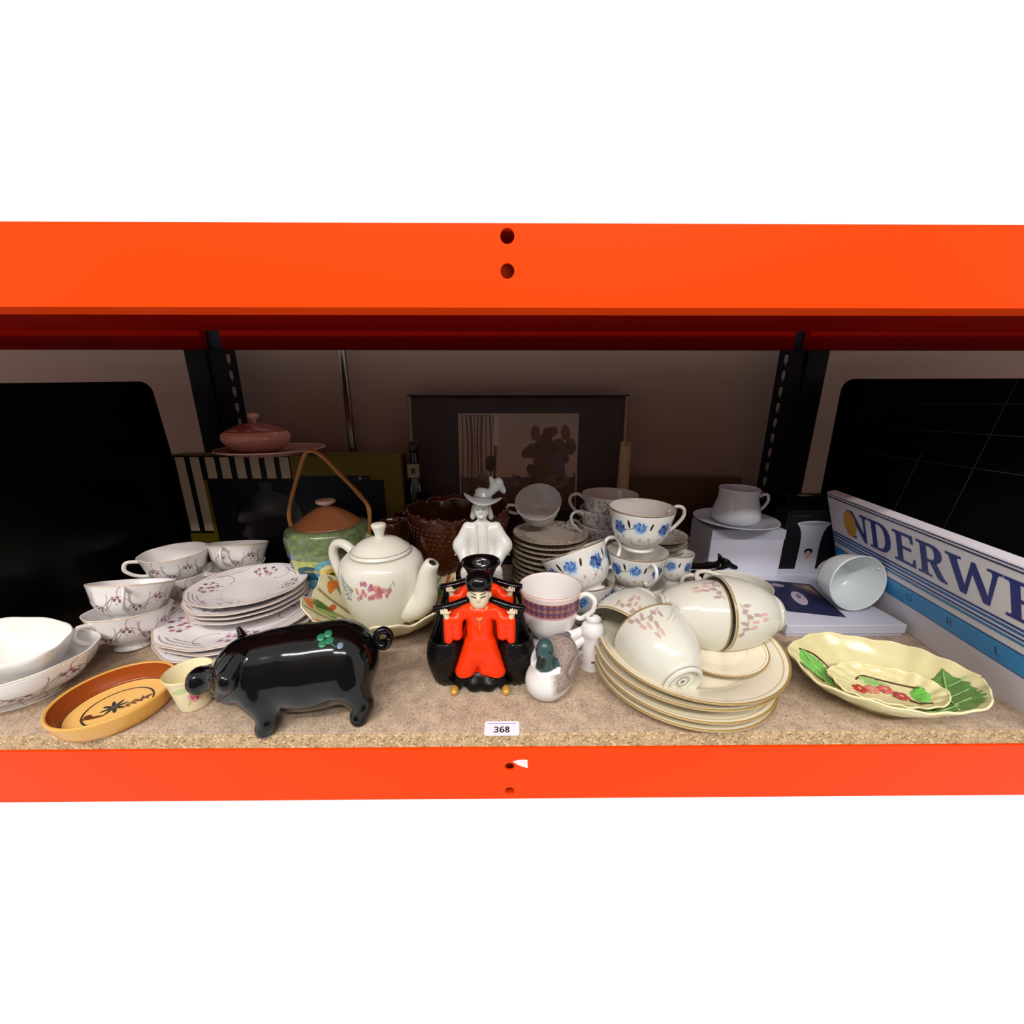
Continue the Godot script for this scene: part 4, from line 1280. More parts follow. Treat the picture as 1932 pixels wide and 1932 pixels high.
# ---------------------------------------------------------------- teapot, bowl, barrel
func build_teapot_group() -> void:
	# biscuit barrel with a cane handle
	var b := thing("biscuit_barrel", "painted landscape biscuit barrel with cane handle and brown lid", "barrel", Vector3(-0.348, 0, -0.358), Vector3(0, -8, 0))
	part(b, "barrel_body", lathe([Vector2(0, 0.002), Vector2(0.055, 0.0)] + smooth([Vector2(0.058, 0.004), Vector2(0.064, 0.03), Vector2(0.074, 0.08), Vector2(0.079, 0.12), Vector2(0.076, 0.140)], 4) + [Vector2(0.072, 0.144), Vector2(0.05, 0.146)], 10), china(T.barrel))
	var lid := part(b, "lid", lathe([Vector2(0, 0.146), Vector2(0.060, 0.146)] + smooth([Vector2(0.056, 0.149), Vector2(0.038, 0.164), Vector2(0.015, 0.178), Vector2(0.0, 0.180)], 4), 40), mat(Color(0.58, 0.36, 0.22), 0.3))
	part(lid, "knob", lathe(smooth([Vector2(0.006, 0.176), Vector2(0.007, 0.181), Vector2(0.0165, 0.186), Vector2(0.016, 0.192), Vector2(0.0, 0.193)], 3), 24), mat(Color(0.82, 0.72, 0.66), 0.3))
	var path := smooth(vv([[-0.078, 0.125, 0], [-0.080, 0.160, 0], [-0.066, 0.200, 0], [-0.044, 0.248, 0], [-0.030, 0.275, 0], [-0.018, 0.284, 0], [0.004, 0.276, 0], [0.034, 0.244, 0], [0.070, 0.204, 0], [0.086, 0.176, 0], [0.081, 0.125, 0]]), 4)
	var rr := []
	for k in path.size():
		rr.append(0.0038 + 0.0006 * (1 if k % 4 == 0 else 0))
	part(b, "cane_handle", tube(path, rr, 10), mat(Color(0.62, 0.42, 0.20), 0.5))
	for s in [-1, 1]:
		part(b, "lug", sdf([ball(Vector3(s * 0.079, 0.122, 0), Vector3(0.008, 0.010, 0.009))], 0.002), china(T.barrel))
	# leaf-moulded bowl
	var wave := func(p: Vector3, a: float, i: int) -> Vector3:
		var r := Vector2(p.x, p.z).length()
		var k := clampf((r - 0.06) / 0.068, 0, 1)
		var s := 1.0 + 0.035 * k * cos(a * 9.0 + 0.6) + 0.012 * k * cos(a * 22.0)
		return Vector3(p.x * s, p.y + k * k * 0.007 * cos(a * 9.0 + 0.6) + k * 0.0022 * cos(a * 22.0), p.z * s)
	var lb := thing("leaf_bowl", "cream leaf-moulded bowl with green and orange leaves under the teapot", "bowl", Vector3(-0.208, 0, -0.243))
	part(lb, "outside", lathe([Vector2(0, 0.002), Vector2(0.05, 0.0), Vector2(0.054, 0.003)] + smooth([Vector2(0.060, 0.008), Vector2(0.084, 0.022), Vector2(0.110, 0.042), Vector2(0.127, 0.062)], 4) + [Vector2(0.1265, 0.0640)], 110, [], false, wave), mat(Color(0.84, 0.77, 0.58), 0.2))
	part(lb, "inside", lathe([Vector2(0.1265, 0.0640), Vector2(0.1245, 0.0635)] + smooth([Vector2(0.107, 0.0455), Vector2(0.082, 0.026), Vector2(0.058, 0.0125), Vector2(0, 0.011)], 4), 110, [], true, wave), china(T.leafbowl))
	var rimp := []
	for k in 111:
		var a := TAU * (k % 110) / 110.0
		rimp.append(wave.call(Vector3(0.1262 * cos(a), 0.0640, 0.1262 * sin(a)), a, 0))
	part(lb, "rim", tube(rimp, 0.0014, 6), mat(Color(0.93, 0.89, 0.76), 0.2))
	# teapot
	var tp := thing("teapot", "white china teapot with a sprig of pink flowers in leaf bowl", "teapot", Vector3(-0.212, 0.0125, -0.243))
	tp.scale = Vector3(0.96, 0.95, 0.96)
	var glaze := mat(Color(0.89, 0.88, 0.83), 0.14)
	part(tp, "teapot_body", lathe([Vector2(0, 0.003), Vector2(0.040, 0.003), Vector2(0.041, 0.0)] + smooth([Vector2(0.046, 0.001), Vector2(0.056, 0.014), Vector2(0.066, 0.040), Vector2(0.0715, 0.070), Vector2(0.072, 0.094), Vector2(0.068, 0.112), Vector2(0.060, 0.122)], 5) + [Vector2(0.056, 0.124), Vector2(0.050, 0.125), Vector2(0.048, 0.122), Vector2(0, 0.122)], 72), china(T.tea_wall), Vector3.ZERO, Vector3(0, -6, 0))
	var l := part(tp, "lid", lathe([Vector2(0, 0.1235), Vector2(0.0505, 0.1255)] + smooth([Vector2(0.0515, 0.1275), Vector2(0.0465, 0.134), Vector2(0.032, 0.146), Vector2(0.012, 0.1525), Vector2(0, 0.153)], 4), 56), glaze)
	part(l, "knob", lathe(smooth([Vector2(0.0075, 0.1515), Vector2(0.0078, 0.158), Vector2(0.0105, 0.167), Vector2(0.0125, 0.1725), Vector2(0.0105, 0.177), Vector2(0, 0.1785)], 4), 28), glaze)
	part(l, "green_line", tube(ring(0.0485, 0.1325, 48), 0.0005, 5), mat(Color(0.50, 0.56, 0.48), 0.3))
	var ang := deg_to_rad(22.0)
	var dx := Vector3(cos(ang), 0, sin(ang))
	var sp := []
	for q in [[0.052, 0.034], [0.070, 0.040], [0.084, 0.056], [0.089, 0.080], [0.094, 0.104], [0.103, 0.121]]:
		sp.append(dx * q[0] + Vector3.UP * q[1])
	sp = smooth(sp, 4)
	var sr := []
	for k in sp.size():
		var u := float(k) / (sp.size() - 1)
		sr.append(lerpf(0.031, 0.0115, pow(u, 0.8)))
	var spout := part(tp, "spout", tube(sp, sr, 18), glaze)
	var tip: Vector3 = sp[sp.size() - 1]
	var so := part(spout, "spout_hole", lathe([Vector2(0, 0.0012), Vector2(0.0055, 0.0010), Vector2(0.0065, 0)], 16), mat(Color(0.12, 0.10, 0.08), 0.5), tip)
	so.basis = basis_y((tip - sp[sp.size() - 3]).normalized())
	var hp := []
	for q in [[0.060, 0.116], [0.080, 0.128], [0.100, 0.126], [0.110, 0.106], [0.102, 0.076], [0.088, 0.052], [0.066, 0.036]]:
		hp.append(-dx * q[0] + Vector3.UP * q[1])
	part(tp, "handle", tube(smooth(hp, 5), 0.0085, 12, 1.0), glaze)

func basis_y(d: Vector3, hint := Vector3.RIGHT) -> Basis:
	var x := (hint - d * hint.dot(d)).normalized()
	return Basis(x, d, x.cross(d).normalized())

# ---------------------------------------------------------------- centre
func build_centre() -> void:
	build_seated_boy()
	build_carrier()
	build_duck()
	# tartan cup and saucers
	var s := thing("saucer", "white saucer on the shelf under the tartan-banded cup", "saucer", Vector3(0.062, 0, -0.158), Vector3.ZERO, "white saucers under the tartan cup")
	part(s, "saucer_body", plate_mesh(0.058, 0.014, 0.030, 56), M.white)
	part(s, "rim_line", tube(ring(0.0575, 0.0152, 48), 0.0006, 5), M.gold)
	dup(s, "white saucer directly beneath the tartan-banded cup, upper of two", Vector3(0.062, 0.0095, -0.158), Vector3(0, 50, 0))
	var c := thing("teacup", "white footed teacup with a red tartan band and gold badge", "cup", Vector3(0.060, 0.0165, -0.156), Vector3(0, -22, 0))
	part(c, "bowl", cup_mesh([Vector2(0.024, 0.001), Vector2(0.026, 0.005), Vector2(0.019, 0.014), Vector2(0.026, 0.022), Vector2(0.036, 0.036), Vector2(0.041, 0.058), Vector2(0.043, 0.078), Vector2(0.0455, 0.096)], 0.0018, 60), china(T.tartan))
	part(c, "gilt_rim", tube(ring(0.0448, 0.0964, 48), 0.0006, 5), mat(Color(0.80, 0.58, 0.52), 0.25))
	part(c, "handle", tube(smooth(vv([[0.040, 0.082, 0], [0.052, 0.092, 0], [0.064, 0.086, 0], [0.064, 0.070, 0], [0.054, 0.058, 0], [0.046, 0.052, 0], [0.038, 0.054, 0]]), 5), 0.0038, 10), M.white)
	part(c, "handle_gilding", tube(smooth(vv([[0.066, 0.082, 0.0], [0.0675, 0.074, 0.0], [0.060, 0.060, 0.0]]), 4), 0.0024, 8), mat(Color(0.55, 0.32, 0.32), 0.25))
	# small white vase and the white ornament that lies beside it
	var v := thing("bud_vase", "slim plain white china bud vase standing behind the duck", "vase", Vector3(0.1185, 0, -0.126), Vector3(0, 20, 0))
	part(v, "vase_body", lathe(smooth([Vector2(0, 0.001), Vector2(0.0165, 0), Vector2(0.017, 0.003), Vector2(0.0155, 0.02), Vector2(0.0145, 0.045), Vector2(0.017, 0.058), Vector2(0.014, 0.067), Vector2(0.009, 0.071), Vector2(0.011, 0.077)], 3) + [Vector2(0.009, 0.0775), Vector2(0.006, 0.07), Vector2(0, 0.068)], 32), mat(Color(0.9, 0.88, 0.88), 0.2))
	part(v, "dark_mark", curved_patch(0.0163, 0.014, 0.0165, 1.6, 2.1), mat(Color(0.15, 0.15, 0.17), 0.4))
	var w := thing("white_ornament", "coiled white china ornament lying between tartan cup and bud vase", "ornament", Vector3(0.094, 0, -0.112))
	var wm := mat(Color(0.90, 0.88, 0.87), 0.18)
	part(w, "coil", sdf([
		cap(Vector3(-0.030, 0.030, -0.012), Vector3(-0.008, 0.046, -0.014), 0.0085, 0.008, 0.004), cap(Vector3(-0.008, 0.046, -0.014), Vector3(0.012, 0.056, -0.016), 0.008, 0.0065, 0.004),
		cap(Vector3(-0.026, 0.018, -0.010), Vector3(0.000, 0.036, -0.010), 0.009, 0.0065, 0.003), cap(Vector3(0.000, 0.036, -0.010), Vector3(0.014, 0.045, -0.012), 0.0065, 0.005, 0.003),
		cap(Vector3(-0.026, 0.018, -0.010), Vector3(-0.026, 0.008, -0.010), 0.010, 0.010, 0.004)], 0.0016), wm)
	part(w, "foot", lathe(smooth([Vector2(0, 0), Vector2(0.018, 0), Vector2(0.0175, 0.003), Vector2(0.011, 0.008), Vector2(0, 0.009)], 3), 24), wm, Vector3(-0.026, 0, -0.010))

func build_seated_boy() -> void:
	var t := thing("seated_figurine", "white glazed figurine of a seated man in a plumed hat", "figurine", Vector3(-0.045, 0, -0.252))
	t.scale = Vector3(0.9, 1.08, 0.95)
	var stone := mat(Color(0.60, 0.36, 0.17), 0.3)
	part(t, "rock_seat", sdf([ball(Vector3(0, 0.040, -0.006), Vector3(0.032, 0.048, 0.026), 0.01), ball(Vector3(-0.016, 0.02, 0.008), Vector3(0.022, 0.022, 0.02), 0.01), ball(Vector3(0.018, 0.024, 0.006), Vector3(0.02, 0.024, 0.02), 0.01), ball(Vector3(0.004, 0.085, -0.008), Vector3(0.022, 0.016, 0.018), 0.01), {"cut": true, "c": Vector3(0, -0.02, 0), "r": Vector3(0.3, 0.0204, 0.3)}], 0.003), stone)
	var glaze := mat(Color(0.88, 0.88, 0.86), 0.18)
	var body := [
		ball(Vector3(0, 0.118, -0.002), Vector3(0.024, 0.026, 0.018), 0.008), ball(Vector3(0, 0.146, -0.002), Vector3(0.028, 0.024, 0.017), 0.010),
		cap(Vector3(0, 0.160, 0), Vector3(0, 0.176, 0.002), 0.010, 0.007, 0.006),
		ball(Vector3(0, 0.188, 0.004), Vector3(0.0135, 0.0165, 0.0145), 0.004), ball(Vector3(0, 0.187, 0.0185), Vector3(0.0022, 0.0034, 0.003), 0.002), ball(Vector3(0, 0.178, 0.0150), Vector3(0.0042, 0.0028, 0.0035), 0.002),
		# sleeves, full and gathered
		cap(Vector3(-0.026, 0.156, 0), Vector3(-0.040, 0.130, 0.004), 0.011, 0.013, 0.006), cap(Vector3(-0.040, 0.130, 0.004), Vector3(-0.030, 0.112, 0.018), 0.013, 0.010, 0.006), cap(Vector3(-0.030, 0.112, 0.018), Vector3(-0.010, 0.106, 0.028), 0.009, 0.006, 0.004),
		cap(Vector3(0.026, 0.156, 0), Vector3(0.041, 0.130, 0.004), 0.011, 0.0135, 0.006), cap(Vector3(0.041, 0.130, 0.004), Vector3(0.030, 0.114, 0.018), 0.0135, 0.010, 0.006), cap(Vector3(0.030, 0.114, 0.018), Vector3(0.010, 0.106, 0.028), 0.009, 0.006, 0.004),
		# thighs and calves
		cap(Vector3(-0.014, 0.104, 0.004), Vector3(-0.026, 0.096, 0.034), 0.014, 0.0115, 0.006), cap(Vector3(-0.026, 0.096, 0.034), Vector3(-0.026, 0.060, 0.032), 0.0105, 0.007, 0.004), cap(Vector3(-0.026, 0.058, 0.032), Vector3(-0.028, 0.054, 0.044), 0.0068, 0.005, 0.003),
		cap(Vector3(0.014, 0.104, 0.004), Vector3(0.026, 0.098, 0.034), 0.014, 0.0115, 0.006), cap(Vector3(0.026, 0.098, 0.034), Vector3(0.036, 0.062, 0.030), 0.0105, 0.007, 0.004), cap(Vector3(0.036, 0.060, 0.030), Vector3(0.040, 0.056, 0.042), 0.0068, 0.005, 0.003),
	]
	for k in 3:   # fingers of both hands in the lap
		body.append(cap(Vector3(-0.010 + k * 0.002, 0.107 - 0.003 * k, 0.030), Vector3(-0.001, 0.104 - 0.003 * k, 0.036), 0.0028, 0.002, 0.0015))
		body.append(cap(Vector3(0.010 - k * 0.002, 0.107 - 0.003 * k, 0.030), Vector3(0.001, 0.105 - 0.003 * k, 0.037), 0.0028, 0.002, 0.0015))
	part(t, "body", sdf(body, 0.0017), glaze)
	var folds := []
	for s in [-1, 1]:
		folds.append(cap(Vector3(s * 0.008, 0.166, 0.013), Vector3(s * 0.009, 0.112, 0.0195), 0.0016, 0.0022, 0.002))
		for k in 4:
			folds.append(cap(Vector3(s * (0.030 + 0.003 * k), 0.150 - 0.009 * k, 0.008), Vector3(s * (0.047 + 0.001 * k), 0.140 - 0.008 * k, 0.008), 0.0014, 0.0014, 0.002))
	part(t, "coat_folds", sdf(folds, 0.0012), glaze)
	var hatm := mat(Color(0.66, 0.68, 0.68), 0.2)
	var brim := func(p: Vector3, a: float, i: int) -> Vector3:
		var r := Vector2(p.x, p.z).length()
		var k := clampf((r - 0.016) / 0.016, 0, 1)
		return Vector3(p.x, p.y + k * (0.007 * cos(2 * a) + 0.003 * sin(a)), p.z)
	var h := part(t, "hat", lathe([Vector2(0, 0.0), Vector2(0.015, 0.0), Vector2(0.034, 0.0), Vector2(0.035, 0.0015), Vector2(0.033, 0.003), Vector2(0.018, 0.004), Vector2(0.0155, 0.009)] + smooth([Vector2(0.0145, 0.016), Vector2(0.009, 0.020), Vector2(0, 0.021)], 3), 48, [], false, brim), hatm, Vector3(0.002, 0.199, 0.000), Vector3(-8, 0, -6))
	part(h, "plume", sdf([cap(Vector3(0.010, 0.012, 0.006), Vector3(0.026, 0.030, 0.002), 0.006, 0.008, 0.004), cap(Vector3(0.026, 0.030, 0.002), Vector3(0.036, 0.020, -0.002), 0.008, 0.005, 0.004), cap(Vector3(0.018, 0.022, 0.004), Vector3(0.012, 0.036, 0), 0.006, 0.004, 0.004)], 0.0016), hatm)
	part(h, "hat_band", tube(ring(0.0163, 0.0065, 32), 0.0012, 6), mat(Color(0.45, 0.46, 0.47), 0.3))
	var eye := mat(Color(0.35, 0.35, 0.36), 0.3)
	for s in [-1, 1]:
		part(t, "eye", sdf([ball(Vector3(s * 0.0052, 0.1905, 0.0172), Vector3(0.0018, 0.0010, 0.0010))], 0.0005), eye)
	part(t, "hair", sdf([ball(Vector3(0, 0.190, -0.006), Vector3(0.0155, 0.0165, 0.011)), cap(Vector3(-0.0135, 0.190, 0.002), Vector3(-0.016, 0.176, 0.002), 0.004, 0.005), cap(Vector3(0.0135, 0.190, 0.002), Vector3(0.017, 0.176, 0.002), 0.004, 0.005)], 0.0015), mat(Color(0.72, 0.72, 0.72), 0.25))

func build_carrier() -> void:
	var red := mat(Color(0.98, 0.22, 0.04), 0.22, 0.35)
	var t := thing("carrier_figurine", "red-robed water carrier figurine with black yoke and baskets, in front", "figurine", Vector3(-0.0385, 0, -0.090), Vector3.ZERO, "red-robed water carrier figurines")
	# black footing with trousers
	part(t, "footing", sdf([ball(Vector3(0, 0.012, 0), Vector3(0.026, 0.018, 0.020), 0.008), cap(Vector3(-0.020, 0.030, 0.004), Vector3(-0.031, 0.006, 0.014), 0.010, 0.0065, 0.006), cap(Vector3(0.020, 0.030, 0.004), Vector3(0.031, 0.006, 0.014), 0.010, 0.0065, 0.006), ball(Vector3(-0.008, 0.008, 0.014), Vector3(0.012, 0.010, 0.010), 0.004), ball(Vector3(0.010, 0.008, 0.014), Vector3(0.012, 0.010, 0.010), 0.004), {"cut": true, "c": Vector3(0, -0.02, 0), "r": Vector3(0.3, 0.0204, 0.3)}], 0.0018), M.black_soft)
	for s in [-1, 1]:
		part(t, "shoe", sdf([ball(Vector3(s * 0.034, 0.0055, 0.022), Vector3(0.0058, 0.0055, 0.0085), 0.004), {"cut": true, "c": Vector3(0, -0.02, 0), "r": Vector3(0.3, 0.0202, 0.3)}], 0.0012), mat(Color(0.80, 0.62, 0.28), 0.25, 0.5, 0.3))
	# robe: long flaring skirt parted at the hem, hanging sleeves
	var robe := [
		cap(Vector3(0, 0.106, 0), Vector3(0, 0.085, 0.002), 0.0165, 0.0155, 0.006), cap(Vector3(0, 0.085, 0.002), Vector3(0, 0.055, 0.004), 0.0155, 0.018, 0.006),
		cap(Vector3(-0.006, 0.060, 0.004), Vector3(-0.020, 0.026, 0.008), 0.016, 0.014, 0.008), cap(Vector3(0.006, 0.060, 0.004), Vector3(0.020, 0.026, 0.008), 0.016, 0.014, 0.008), cap(Vector3(0.004, 0.06, 0.004), Vector3(0.007, 0.033, 0.010), 0.014, 0.0125, 0.004),
		ball(Vector3(0, 0.110, 0), Vector3(0.023, 0.012, 0.013), 0.008),
		cap(Vector3(-0.020, 0.110, 0), Vector3(-0.034, 0.098, 0.006), 0.0085, 0.008, 0.005), cap(Vector3(0.020, 0.110, 0), Vector3(0.034, 0.098, 0.006), 0.0085, 0.008, 0.005),
		cap(Vector3(-0.030, 0.100, 0.006), Vector3(-0.030, 0.078, 0.006), 0.0085, 0.0075, 0.003), cap(Vector3(-0.040, 0.102, 0.007), Vector3(-0.041, 0.071, 0.006), 0.0065, 0.0060, 0.003),
		cap(Vector3(0.030, 0.100, 0.006), Vector3(0.030, 0.078, 0.006), 0.0085, 0.0075, 0.003), cap(Vector3(0.040, 0.102, 0.007), Vector3(0.041, 0.071, 0.006), 0.0065, 0.0060, 0.003),
		{"cut": true, "c": Vector3(-0.003, 0.016, 0.024), "r": Vector3(0.0055, 0.026, 0.012)},
		{"cut": true, "c": Vector3(0, 0.008, 0.008), "r": Vector3(0.06, 0.016, 0.05)},
	]
	part(t, "robe", sdf(robe, 0.0017), red)
	part(t, "collar", sdf([cap(Vector3(-0.010, 0.1185, 0.008), Vector3(0.000, 0.106, 0.0165), 0.0028, 0.0022, 0.002), cap(Vector3(0.010, 0.1185, 0.008), Vector3(0.002, 0.106, 0.0165), 0.0028, 0.0022, 0.002), cap(Vector3(0.001, 0.104, 0.0165), Vector3(0.001, 0.070, 0.0185), 0.0012, 0.0012, 0.002)], 0.0011), mat(Color(0.90, 0.42, 0.16), 0.25))
	var skin := mat(Color(0.87, 0.80, 0.68), 0.22)
	part(t, "head", sdf([ball(Vector3(0, 0.134, 0.002), Vector3(0.0138, 0.0172, 0.0142), 0.004), ball(Vector3(0, 0.1255, 0.006), Vector3(0.0085, 0.0085, 0.009), 0.006), ball(Vector3(0, 0.1335, 0.0162), Vector3(0.0021, 0.0036, 0.0028), 0.002), ball(Vector3(-0.0140, 0.133, 0.001), Vector3(0.002, 0.0042, 0.003), 0.002), ball(Vector3(0.0140, 0.133, 0.001), Vector3(0.002, 0.0042, 0.003), 0.002), cap(Vector3(0, 0.122, 0), Vector3(0, 0.112, 0), 0.0065, 0.0075, 0.004)], 0.0012), skin)
	var ink := mat(Color(0.05, 0.04, 0.04), 0.3)
	for s in [-1, 1]:
		part(t, "eye", sdf([cap(Vector3(s * 0.0032, 0.1362, 0.0162), Vector3(s * 0.0086, 0.1374, 0.0138), 0.0008, 0.0007)], 0.0005), ink)
		part(t, "eyebrow", sdf([cap(Vector3(s * 0.0030, 0.1402, 0.0158), Vector3(s * 0.0092, 0.1418, 0.0130), 0.0006, 0.0005)], 0.0004), ink)
		part(t, "hand", sdf([cap(Vector3(s * 0.041, 0.106, 0.010), Vector3(s * 0.043, 0.1125, 0.0105), 0.0036, 0.0034, 0.002), cap(Vector3(s * 0.039, 0.114, 0.0145), Vector3(s * 0.040, 0.119, 0.0140), 0.0014, 0.0011, 0.0010), cap(Vector3(s * 0.042, 0.114, 0.0150), Vector3(s * 0.0425, 0.120, 0.0145), 0.0014, 0.0011, 0.0010), cap(Vector3(s * 0.045, 0.114, 0.0148), Vector3(s * 0.0455, 0.119, 0.0143), 0.0014, 0.0011, 0.0010), cap(Vector3(s * 0.0475, 0.113, 0.013), Vector3(s * 0.048, 0.1175, 0.0125), 0.0013, 0.001, 0.0010), cap(Vector3(s * 0.039, 0.112, 0.012), Vector3(s * 0.036, 0.116, 0.0145), 0.0015, 0.0012, 0.0010)], 0.0009), skin)
	part(t, "mouth", sdf([cap(Vector3(-0.0025, 0.1268, 0.0152), Vector3(0.0025, 0.1268, 0.0152), 0.0009, 0.0009)], 0.0005), mat(Color(0.72, 0.20, 0.16), 0.3))
	var hat := part(t, "hat", sdf([ball(Vector3(0, 0.152, 0.001), Vector3(0.0165, 0.012, 0.0165), 0.004), cap(Vector3(0, 0.146, 0), Vector3(0, 0.150, 0), 0.0162, 0.0166, 0.004), ball(Vector3(0, 0.140, -0.006), Vector3(0.0158, 0.016, 0.0115), 0.004), {"cut": true, "c": Vector3(0, 0.128, 0.016), "r": Vector3(0.03, 0.0165, 0.0175)}], 0.0014), M.black)
	part(hat, "hat_button", sdf([ball(Vector3(0, 0.1645, 0.001), Vector3(0.003, 0.003, 0.003))], 0.0009), M.black)
	# yoke and hanging baskets
	part(t, "yoke", tube(smooth(vv([[-0.058, 0.1135, 0.002], [-0.040, 0.1175, 0.004], [-0.018, 0.1215, -0.004], [0, 0.1235, -0.010], [0.018, 0.1215, -0.004], [0.040, 0.1175, 0.004], [0.058, 0.1135, 0.002]]), 4), 0.0050, 10), M.black)
	var wick := func(p: Vector3, a: float, i: int) -> Vector3:
		var s := 1.0 + 0.035 * sin(a * 14.0 + i * 3.0)
		return Vector3(p.x * s, p.y, p.z * s)
	var basket := lathe([Vector2(0, 0.002), Vector2(0.016, 0.001)] + smooth([Vector2(0.019, 0.008), Vector2(0.024, 0.028), Vector2(0.0255, 0.044), Vector2(0.023, 0.060), Vector2(0.020, 0.066)], 4) + [Vector2(0.018, 0.067), Vector2(0.019, 0.058), Vector2(0.017, 0.045), Vector2(0, 0.042)], 56, [], false, wick)
	for s in [-1, 1]:
		var bk := part(t, "basket", basket, M.black_soft, Vector3(s * 0.0475, 0, -0.008))
		part(bk, "handle", sdf([cap(Vector3(-0.018, 0.060, 0), Vector3(-0.002, 0.112, 0.008), 0.0044, 0.0040, 0.002), cap(Vector3(0.018, 0.060, 0), Vector3(0.002, 0.112, 0.008), 0.0032, 0.0030, 0.002), cap(Vector3(0, 0.060, 0.016), Vector3(0, 0.112, 0.009), 0.0030, 0.0028, 0.002)], 0.0014), M.black_soft)
	# its twin behind carries an open bowl instead of a head
	var r := dup(t, "red-robed yoke vase behind the front carrier, open black bowl for a top", Vector3(-0.0405, 0, -0.151))
	for n in ["head", "hat", "eye", "eye_001", "eyebrow", "eyebrow_001", "mouth"]:
		var gone := r.get_node(n)
		r.remove_child(gone)
		gone.free()
	part(r, "open_bowl", lathe([Vector2(0, 0.108), Vector2(0.012, 0.108)] + smooth([Vector2(0.014, 0.116), Vector2(0.017, 0.130), Vector2(0.023, 0.144), Vector2(0.028, 0.151)], 4) + [Vector2(0.0275, 0.1535), Vector2(0.0255, 0.1530)] + smooth([Vector2(0.021, 0.144), Vector2(0.014, 0.134), Vector2(0, 0.130)], 3), 40), M.black)

func build_duck() -> void:
	var nz := FastNoiseLite.new()
	nz.seed = 9
	nz.frequency = 260.0
	var paint := func(p: Vector3) -> Color:
		if p.y > 0.0475 and p.z > 0.002 and Vector2(p.x, p.z - 0.018).length() < 0.020:
			return Color(0.028, 0.075, 0.075)
		if p.y > 0.0425 and p.z > 0.002 and Vector2(p.x, p.z - 0.018).length() < 0.020:
			return Color(0.86, 0.86, 0.84)
		var side := smoothstep(0.000, 0.012, p.x * 0.75 - p.z * 0.5 + 0.008) * smoothstep(0.016, 0.024, p.y)
		var c := Color(0.74, 0.73, 0.71).lerp(Color(0.34, 0.27, 0.23), side)
		var n := nz.get_noise_3d(p.x, p.y, p.z)
		c = c.lerp(Color(0.20, 0.15, 0.13), side * clampf(n * 3.0 + 0.25, 0, 1) * 0.85)
		if p.z < -0.028 and p.y > 0.056:
			c = Color(0.10, 0.10, 0.11)
		if p.y < 0.006:
			c = c.lerp(Color(0.72, 0.64, 0.50), 0.6)
		return c
	var q := [
		ball(Vector3(0, 0.023, 0.010), Vector3(0.027, 0.025, 0.026), 0.008), ball(Vector3(0.006, 0.028, -0.012), Vector3(0.029, 0.030, 0.030), 0.012),
		ball(Vector3(0.010, 0.046, -0.026), Vector3(0.022, 0.022, 0.020), 0.012), cap(Vector3(0.010, 0.052, -0.034), Vector3(0.012, 0.056, -0.048), 0.013, 0.006, 0.008),
		cap(Vector3(-0.001, 0.036, 0.017), Vector3(0, 0.062, 0.018), 0.0112, 0.0100, 0.006), ball(Vector3(0, 0.073, 0.019), Vector3(0.0110, 0.0165, 0.0125), 0.004),
		{"cut": true, "c": Vector3(0, -0.02, 0), "r": Vector3(0.3, 0.0202, 0.3)},
	]
	var t := thing("duck_ornament", "small mallard duck ornament with a glossy dark green head", "duck", Vector3(0.051, 0, -0.074), Vector3(0, -22, 0))
	var m := mat(Color.WHITE, 0.3)
	m.vertex_color_use_as_albedo = true
	part(t, "duck_body", sdf(q, 0.0013, paint), m)
	var by := mat(Color(0.10, 0.14, 0.13), 0.3)
	part(t, "bill", sdf([cap(Vector3(0, 0.069, 0.0285), Vector3(0, 0.060, 0.0335), 0.0050, 0.0042, 0.003)], 0.0011), by)
	for s in [-1, 1]:
		part(t, "eye", sdf([ball(Vector3(s * 0.0088, 0.077, 0.0262), Vector3(0.0014, 0.0016, 0.0014))], 0.0005), mat(Color(0.01, 0.01, 0.01), 0.1))
		part(t, "wing", sdf([ball(Vector3(0.006 + s * 0.0245, 0.036, -0.016), Vector3(0.006, 0.015, 0.030), 0.004, Vector3(-14, 0, s * -14))], 0.0014, paint), m)
	# a brown bird's tail fan peeping out behind the duck
	var b := thing("brown_ornament", "small brown china ornament half hidden between carrier and duck", "ornament", Vector3(0.0225, 0, -0.110))
	part(b, "ornament_body", sdf([ball(Vector3(0, 0.020, 0), Vector3(0.012, 0.020, 0.012), 0.004), cap(Vector3(0.002, 0.03, 0), Vector3(0.006, 0.046, 0), 0.009, 0.006, 0.004), {"cut": true, "c": Vector3(0, -0.02, 0), "r": Vector3(0.3, 0.0204, 0.3)}], 0.0018), mat(Color(0.42, 0.24, 0.15), 0.25))

